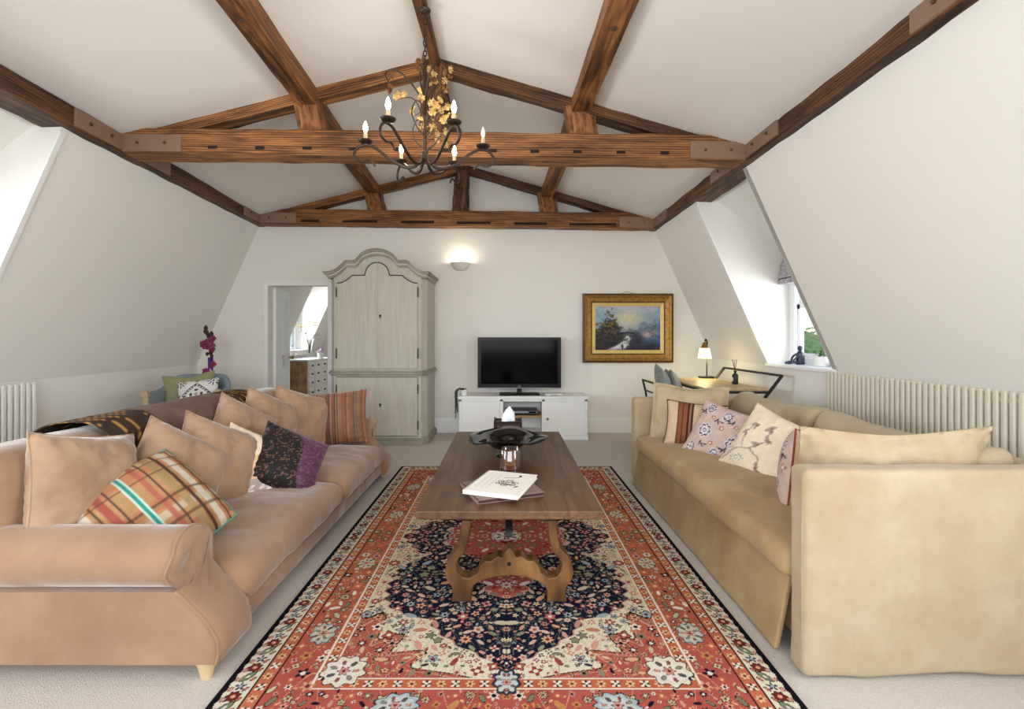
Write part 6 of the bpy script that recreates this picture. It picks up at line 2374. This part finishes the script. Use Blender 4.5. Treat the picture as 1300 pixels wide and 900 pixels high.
# ------------------------------------------------------------------ desk with lamp, diffuser and chair
def desk():
    x0, x1, y0, y1, z = 1.80, 2.33, 4.20, 5.36, 0.74
    t = Thing('desk', 'light oak writing desk with slanted black metal frame', 'desk', ((x0 + x1) / 2, (y0 + y1) / 2, 0))
    mb = MB()
    mb.box(x0, x1, y0, y1, z - 0.022, z)
    t.part('desk_top', mb, M['desktop'], smooth=False, bevel=0.003)
    mb = MB()
    r = 0.012
    mb.tube([(x0 - 0.006, y0, z - 0.028), (x0 - 0.006, y1, z - 0.028)], r, 4)
    mb.tube([(x1 + 0.006, y0, z - 0.028), (x1 + 0.006, y1, z - 0.028)], r, 4)
    mb.tube([(x0 - 0.006, y0, z - 0.03), (x1 + 0.006, y0, z - 0.03)], r, 4)
    mb.tube([(x0 - 0.006, y1, z - 0.03), (x1 + 0.006, y1, z - 0.03)], r, 4)
    t.part('frame_rail', mb, M['black'], smooth=False)
    for y in (y0 + 0.02, y1 - 0.02):
        mb = MB()
        mb.tube([(x1 + 0.13, y, z + 0.115), (x1 - 0.02, y, z - 0.08), (x0 + 0.05, y, 0.012)], 0.016, 4)
        t.part('leg', mb, M['black'], smooth=False)
        mb = MB()
        mb.tube([(x0 + 0.0, y, z - 0.03), (x1 - 0.03, y, 0.012)], 0.016, 4)
        t.part('leg', mb, M['black'], smooth=False)
    mb = MB()
    mb.tube([(x1 + 0.13, y0 + 0.01, z + 0.115), (x1 + 0.13, y1 - 0.01, z + 0.115)], 0.011, 4)
    t.part('back_rail', mb, M['black'], smooth=False)
    mb = MB()
    mb.box(x0 - 0.03, x0 + 0.0, y1 - 0.42, y1 - 0.02, z - 0.055, z - 0.012)
    t.part('drawer_pull', mb, M['black'], smooth=False, bevel=0.004)

    # lamp
    l = Vector((2.24, 5.30, z + 0.001))
    t = Thing('table_lamp', 'small black desk lamp with lit ribbed glass shade', 'lamp', l)
    mb = MB()
    mb.rbox(l.x - 0.075, l.x + 0.075, l.y - 0.05, l.y + 0.05, l.z, l.z + 0.020, r=0.008, n=6)
    t.part('base', mb, M['black'])
    mb = MB()
    mb.tube(smoothpath([(l.x + 0.01, l.y + 0.01, l.z + 0.018), (l.x + 0.012, l.y + 0.01, l.z + 0.30), (l.x + 0.012, l.y + 0.005, l.z + 0.40), (l.x - 0.005, l.y, l.z + 0.435), (l.x - 0.015, l.y, l.z + 0.41)], 6), 0.008, 8)
    t.part('stem', mb, M['black'])
    sc = (l.x - 0.018, l.y, l.z)
    mb = MB()
    mb.lathe([(0.010, 0.405), (0.020, 0.395), (0.030, 0.360), (0.040, 0.345), (0.042, 0.335), (0.0, 0.335)], sc, 20)
    t.part('gallery', mb, M['brass'])
    mb = MB()
    n = 40
    mb.lathe([(0.040, 0.338), (0.052, 0.330), (0.058, 0.30), (0.072, 0.222), (0.068, 0.222), (0.054, 0.298), (0.048, 0.325), (0.036, 0.333)], sc, n, wave=lambda i, a, r: (0.0022 * math.cos(20 * a), 0))
    t.part('shade', mb, M['lampglass'], angle=60)
    mb = MB()
    mb.lathe([(0.0, 0.245), (0.015, 0.252), (0.021, 0.272), (0.014, 0.30), (0.010, 0.335)], sc, 14)
    t.part('bulb', mb, M['bulb'])
    point_light('desk_lamp_light', (sc[0] - 0.02, sc[1] - 0.01, l.z + 0.20), 3.4, (1.0, 0.82, 0.40), 0.05)

    # reed diffuser
    d = Vector((2.235, 4.62, z + 0.001))
    t = Thing('reed_diffuser', 'dark bottle with scent reeds on the desk', 'diffuser', d)
    mb = MB()
    mb.lathe([(0.0, 0.0), (0.026, 0.0), (0.028, 0.006), (0.028, 0.088), (0.022, 0.098), (0.012, 0.102), (0.012, 0.122), (0.015, 0.124), (0.015, 0.132), (0.0, 0.132)], d, 20)
    t.part('bottle', mb, M['black'], angle=40)
    mb = MB()
    mb.box(d.x - 0.0285, d.x - 0.022, d.y - 0.012, d.y + 0.012, d.z + 0.03, d.z + 0.065)
    t.part('bottle_label', mb, M['ceramic'], smooth=False)
    for (a, b) in ((-0.03, 0.0), (-0.012, 0.02), (0.006, -0.02), (0.02, 0.015), (-0.02, -0.025)):
        mb = MB()
        mb.tube([(d.x, d.y, d.z + 0.12), (d.x + a, d.y + b, d.z + 0.24)], 0.002, 5)
        t.part('reed', mb, M['bud'])

    # chair at the desk
    c = Vector((1.72, 4.90, 0))
    t = Thing('desk_chair', 'dark metal framed chair pulled up to the oak desk', 'chair', c)
    mb = MB()
    mb.rbox(c.x - 0.22, c.x + 0.22, c.y - 0.22, c.y + 0.22, 0.42, 0.47, r=0.02, n=8, crown=0.01)
    t.part('seat', mb, M['black'])
    for (sx, sy) in ((-1, -1), (-1, 1), (1, -1), (1, 1)):
        mb = MB()
        mb.tube([(c.x + sx * 0.18, c.y + sy * 0.18, 0.42), (c.x + sx * 0.22, c.y + sy * 0.21, 0.0)], 0.012, 8)
        t.part('leg', mb, M['black'])
    mb = MB()
    for sy in (-1, 1):
        mb.tube(smoothpath([(c.x - 0.19, c.y + sy * 0.19, 0.44), (c.x - 0.22, c.y + sy * 0.20, 0.62), (c.x - 0.25, c.y + sy * 0.20, 0.74)], 5), 0.011, 8)
    mb.tube([(c.x - 0.25, c.y - 0.20, 0.74), (c.x - 0.25, c.y + 0.20, 0.74)], 0.011, 8)
    mb.tube([(c.x - 0.224, c.y - 0.20, 0.63), (c.x - 0.224, c.y + 0.20, 0.63)], 0.009, 8)
    t.part('backrest', mb, M['black'])
    cushion('cushion', 'shiny grey green cushion propped at the back of the desk chair', (c.x - 0.105, c.y - 0.06, 0.705), (0.92, -0.20, 0.30), Z, 0.42, 0.42, 0.13, M['greycush'], rot=0.10, seed=41, res=26, chop=0.10)
    cushion('cushion', 'pale grey green cushion in front on the desk chair', (c.x + 0.02, c.y - 0.02, 0.685), (0.90, -0.15, 0.36), Z, 0.40, 0.40, 0.11, M['greycush'], rot=-0.05, seed=42, res=26, chop=0.10)
desk()

# ------------------------------------------------------------------ dormer sill objects and blind
def sill_things():
    zs = 0.946
    b = Vector((2.735, 4.40, zs))
    t = Thing('figurine', 'seated dark blue ceramic figure on the dormer sill', 'figurine', b)
    mb = MB()
    mb.lathe([(0.0, 0.0), (0.032, 0.0), (0.036, 0.01), (0.036, 0.085), (0.030, 0.11), (0.016, 0.120), (0.014, 0.128), (0.021, 0.140), (0.024, 0.155), (0.018, 0.170), (0.0, 0.176)], b, 18)
    t.part('body', mb, M['navyceramic'], angle=60)
    for s in (-1, 1):
        mb = MB()
        mb.tube(smoothpath([(b.x - 0.02, b.y + s * 0.025, b.z + 0.10), (b.x - 0.05, b.y + s * 0.035, b.z + 0.07), (b.x - 0.075, b.y + s * 0.015, b.z + 0.035)], 5), 0.009, 7)
        t.part('arm', mb, M['navyceramic'])
        mb = MB()
        mb.tube(smoothpath([(b.x - 0.02, b.y + s * 0.018, b.z + 0.016), (b.x - 0.075, b.y + s * 0.022, b.z + 0.022), (b.x - 0.125, b.y + s * 0.018, b.z + 0.013)], 5), [0.013] * 9 + [0.011, 0.012], 7)
        t.part('leg', mb, M['navyceramic'])
    p = Vector((2.725, 4.09, zs))
    t = Thing('potted_plant', 'small leafy plant in a round white pot on the dormer sill', 'plant', p)
    mb = MB()
    mb.lathe([(0.0, 0.0), (0.048, 0.0), (0.058, 0.012), (0.062, 0.05), (0.060, 0.085), (0.054, 0.085), (0.054, 0.075), (0.0, 0.073)], p, 24)
    t.part('pot', mb, M['ceramic'], angle=50)
    mb = MB()
    rnd = random.Random(2)
    for k in range(60):
        a, r = rnd.uniform(0, 6.28), rnd.uniform(0, 0.045)
        q = p + Vector((r * math.cos(a), r * math.sin(a), 0.075 + rnd.uniform(0.0, 0.05)))
        d = Vector((math.cos(a), math.sin(a), rnd.uniform(0.2, 1.2))).normalized()
        s = d.cross(Z).normalized()
        l = rnd.uniform(0.018, 0.03)
        mb.add([tuple(q), tuple(q + d * l * 0.5 + s * l * 0.35), tuple(q + d * l), tuple(q + d * l * 0.5 - s * l * 0.35)], [(0, 1, 2, 3)])
    t.part('foliage', mb, M['leaf'], kind='stuff', smooth=False)
    # roman blind gathered at the head of the window
    y0, y1, x, z1 = 3.80, 4.645, 2.735, 2.03
    t = Thing('roman_blind', 'grey patterned roman blind folded up at the dormer window', 'blind', (x, (y0 + y1) / 2, z1 - 0.34))
    prof = [(x + 0.03, z1), (x + 0.0, z1), (x - 0.020, z1 - 0.06), (x - 0.050, z1 - 0.12), (x - 0.052, z1 - 0.17), (x - 0.066, z1 - 0.22), (x - 0.060, z1 - 0.25), (x - 0.062, z1 - 0.262), (x + 0.02, z1 - 0.262), (x + 0.03, z1 - 0.2)]
    mb = MB()
    mb.prism(prof, 'y', y0, y1)
    t.part('fabric', mb, M['blind'], smooth=False, bevel=0.004)
    mb = MB()
    mb.box(x - 0.070, x + 0.01, y0 + 0.002, y1 - 0.002, z1 - 0.315, z1 - 0.268)
    t.part('hem_fold', mb, M['blind'], smooth=False, bevel=0.006)
    mb = MB()
    mb.box(x - 0.064, x + 0.012, y0 + 0.001, y1 - 0.001, z1 - 0.270, z1 - 0.258)
    t.part('hem_band', mb, M['slot'], smooth=False)
    # low window stop ledge
sill_things()

# ------------------------------------------------------------------ next room
def next_room():
    x0, x1, y0, y1, zt = -3.90, -3.47, 8.28, 9.38, 0.80
    t = Thing('chest_of_drawers', 'pine chest with white painted drawer fronts in the next room', 'chest of drawers', ((x0 + x1) / 2, (y0 + y1) / 2, 0))
    mb = MB()
    mb.box(x0, x1 - 0.02, y0, y1, 0.10, zt - 0.025)
    for (a, b) in ((x0, y0), (x1 - 0.07, y0), (x0, y1 - 0.05), (x1 - 0.07, y1 - 0.05)):
        mb.box(a, a + 0.05, b, b + 0.05, 0.0, 0.10)
    t.part('carcase', mb, M['pine'], smooth=False, bevel=0.003)
    mb = MB()
    mb.box(x0 - 0.01, x1 + 0.012, y0 - 0.015, y1 + 0.015, zt - 0.025, zt)
    t.part('top', mb, M['chestwhite'], smooth=False, bevel=0.004)
    mb = MB()
    mb.box(x1 - 0.02, x1 - 0.008, y0, y1, 0.10, zt - 0.025)
    t.part('front_frame', mb, M['chestwhite'], smooth=False)
    rows = [(0.63, 0.76), (0.48, 0.61), (0.33, 0.46), (0.13, 0.31)]
    for (za, zb) in rows:
        for (ya, yb) in ((y0 + 0.02, y0 + 0.25), (y0 + 0.28, y0 + 0.82), (y0 + 0.85, y1 - 0.02)):
            mb = MB()
            mb.box(x1 - 0.010, x1 + 0.006, ya, yb, za, zb)
            d = t.part('drawer', mb, M['chestwhite'], smooth=False, bevel=0.003)
            for f in ((0.5,) if yb - ya < 0.4 else (0.22, 0.78)):
                mb = MB()
                kx, ky, kz = x1 + 0.006, ya + (yb - ya) * f, (za + zb) / 2
                mb.tube([(kx, ky, kz), (kx + 0.008, ky, kz), (kx + 0.012, ky, kz), (kx + 0.026, ky, kz)], [0.010, 0.010, 0.020, 0.018], 10)
                t.part('knob', mb, M['navyceramic'], under=d)
    # tall glass vase with yellow flowers
    v = Vector((-3.66, 8.78, zt + 0.001))
    t = Thing('flower_vase', 'tall clear vase of yellow flowers on the white topped chest', 'vase', v)
    mb = MB()
    mb.lathe([(0.0, 0.0), (0.05, 0.0), (0.045, 0.02), (0.032, 0.10), (0.050, 0.26), (0.085, 0.36), (0.082, 0.36), (0.046, 0.26), (0.028, 0.10), (0.03, 0.02), (0.0, 0.015)], v, 22)
    t.part('vase', mb, M['clear'], angle=60)
    rnd = random.Random(9)
    for k in range(11):
        a = 2 * PI * k / 11
        tip = v + Vector((0.20 * math.cos(a) * rnd.uniform(.5, 1), 0.16 * math.sin(a), rnd.uniform(0.56, 0.68)))
        mb = MB()
        mb.tube(smoothpath([v + Vector((0, 0, 0.05)), v + Vector((0.04 * math.cos(a), 0.04 * math.sin(a), 0.33)), tip], 5), 0.003, 5)
        s = t.part('stem', mb, M['stem'])
        mb = MB()
        for q in range(9):
            b = 2 * PI * q / 9
            d = Vector((math.cos(b), math.sin(b), 0.35))
            sd = Vector((-math.sin(b), math.cos(b), 0))
            mb.hexa([tuple(tip), tuple(tip + d * 0.03 + sd * 0.012), tuple(tip + d * 0.055), tuple(tip + d * 0.03 - sd * 0.012)],
                    [tuple(tip + Vector((0, 0, .004))), tuple(tip + d * 0.03 + sd * 0.012 + Vector((0, 0, .003))), tuple(tip + d * 0.055 + Vector((0, 0, .003))), tuple(tip + d * 0.03 - sd * 0.012 + Vector((0, 0, .003)))])
        t.part('bloom', mb, M['yellow'], under=s, smooth=False)
    for k in range(12):
        a = rnd.uniform(0, 6.28)
        q = v + Vector((0.10 * math.cos(a), 0.10 * math.sin(a), rnd.uniform(0.36, 0.54)))
        d = Vector((math.cos(a), math.sin(a), rnd.uniform(-0.6, 0.3))).normalized()
        sd = d.cross(Z).normalized()
        mb = MB()
        mb.hexa([tuple(q), tuple(q + d * .05 + sd * .02), tuple(q + d * .10), tuple(q + d * .05 - sd * .02)], [tuple(p + Vector((0, 0, .002))) for p in (q, q + d * .05 + sd * .02, q + d * .10, q + d * .05 - sd * .02)])
        t.part('leaf', mb, M['leaf'], smooth=False)
    # small pot with pale pink flowers
    p = Vector((-3.57, 8.62, zt + 0.001)) + Vector((0.06, 0.30, 0))
    t = Thing('flower_pot', 'small white pot of pale pink flowers on the chest', 'flower pot', p)
    mb = MB()
    mb.lathe([(0.0, 0.0), (0.05, 0.0), (0.06, 0.09), (0.063, 0.10), (0.055, 0.10), (0.0, 0.09)], p, 20)
    t.part('pot', mb, M['ceramic'], angle=50)
    for k in range(9):
        a, r = rnd.uniform(0, 6.28), rnd.uniform(0, 0.06)
        c = p + Vector((r * math.cos(a), r * math.sin(a), 0.12 + rnd.uniform(0, 0.05)))
        mb = MB()
        mb.lathe([(0.0, -0.03), (0.014, -0.02), (0.026, 0.0), (0.020, 0.016), (0.0, 0.012)], c, 10, wave=lambda i, a, r: (r * 0.25 * math.cos(5 * a), 0))
        t.part('bloom', mb, M['pinkpet'])
    # little glass ornament
    g = Vector((-3.78, 8.42, zt + 0.001))
    t = Thing('glass_ornament', 'little clear stemmed glass on the chest near the window', 'glass', g)
    mb = MB()
    mb.lathe([(0.0, 0.0), (0.035, 0.0), (0.032, 0.006), (0.006, 0.012), (0.006, 0.06), (0.03, 0.08), (0.036, 0.14), (0.033, 0.14), (0.027, 0.085), (0.0, 0.075)], g, 18)
    t.part('goblet', mb, M['clear'], angle=50)
    mb = MB()
    mb.lathe([(0.036, 0.138), (0.038, 0.141), (0.036, 0.144), (0.033, 0.141), (0.036, 0.138)], g, 18)
    t.part('rim', mb, M['brass'])
next_room()

# ------------------------------------------------------------------ outside
mb = MB()
mb.box(-60, 120, -60, 140, -7.3, -7.0)
struct('ground_lawn', mb, M['lawn'])
def tree(x, y, top, rad, seed, label):
    t = Thing('tree', label, 'tree', (x, y, -7.0), group='trees seen through the dormer window')
    rnd = random.Random(seed)
    mb = MB()
    mb.tube([(x, y, -7), (x + 0.1, y, -3), (x, y + 0.1, top - rad)], [0.35, 0.28, 0.15], 8)
    t.part('trunk', mb, M['bark'])
    lobes = [(rnd.uniform(-.55, .55) * rad, rnd.uniform(-.55, .55) * rad, rnd.uniform(-1.2, 0.0) * rad, rnd.uniform(.45, .65) * rad) for _ in range(9)]
    vs, fs = [], []
    for k in range(2600):
        lx, ly, lz, lr = rnd.choice(lobes)
        d = Vector((rnd.gauss(0, 1), rnd.gauss(0, 1), rnd.gauss(0, 1))).normalized()
        c = Vector((x + lx, y + ly, top - rad * 0.55 + lz)) + d * lr * rnd.uniform(0.85, 1.05)
        a = Vector((rnd.gauss(0, 1), rnd.gauss(0, 1), rnd.gauss(0, 1))).normalized()
        b = a.orthogonal().normalized()
        s = rnd.uniform(0.14, 0.26)
        i = len(vs)
        vs += [tuple(c + a * s), tuple(c + b * s * 0.6), tuple(c - a * s), tuple(c - b * s * 0.6)]
        fs.append((i, i + 1, i + 2, i + 3))
    mb = MB()
    mb.add(vs, fs)
    for (lx, ly, lz, lr) in lobes:
        mb.lathe([(0.0, -lr * .9), (lr * .62, -lr * .6), (lr * .88, 0), (lr * .6, lr * .62), (0, lr * .88)], (x + lx, y + ly, top - rad * 0.55 + lz), 10)
    t.part('crown', mb, M['foliage'], smooth=False, kind='stuff')
for (x, y, tp, r, sd) in ((13.6, 22.0, 1.75, 2.7, 1), (20.3, 31.5, 2.25, 3.6, 2), (29.0, 44.0, 2.6, 4.8, 4)):
    tree(x, y, tp, r, sd, 'green leafy tree standing outside beyond the dormer window')
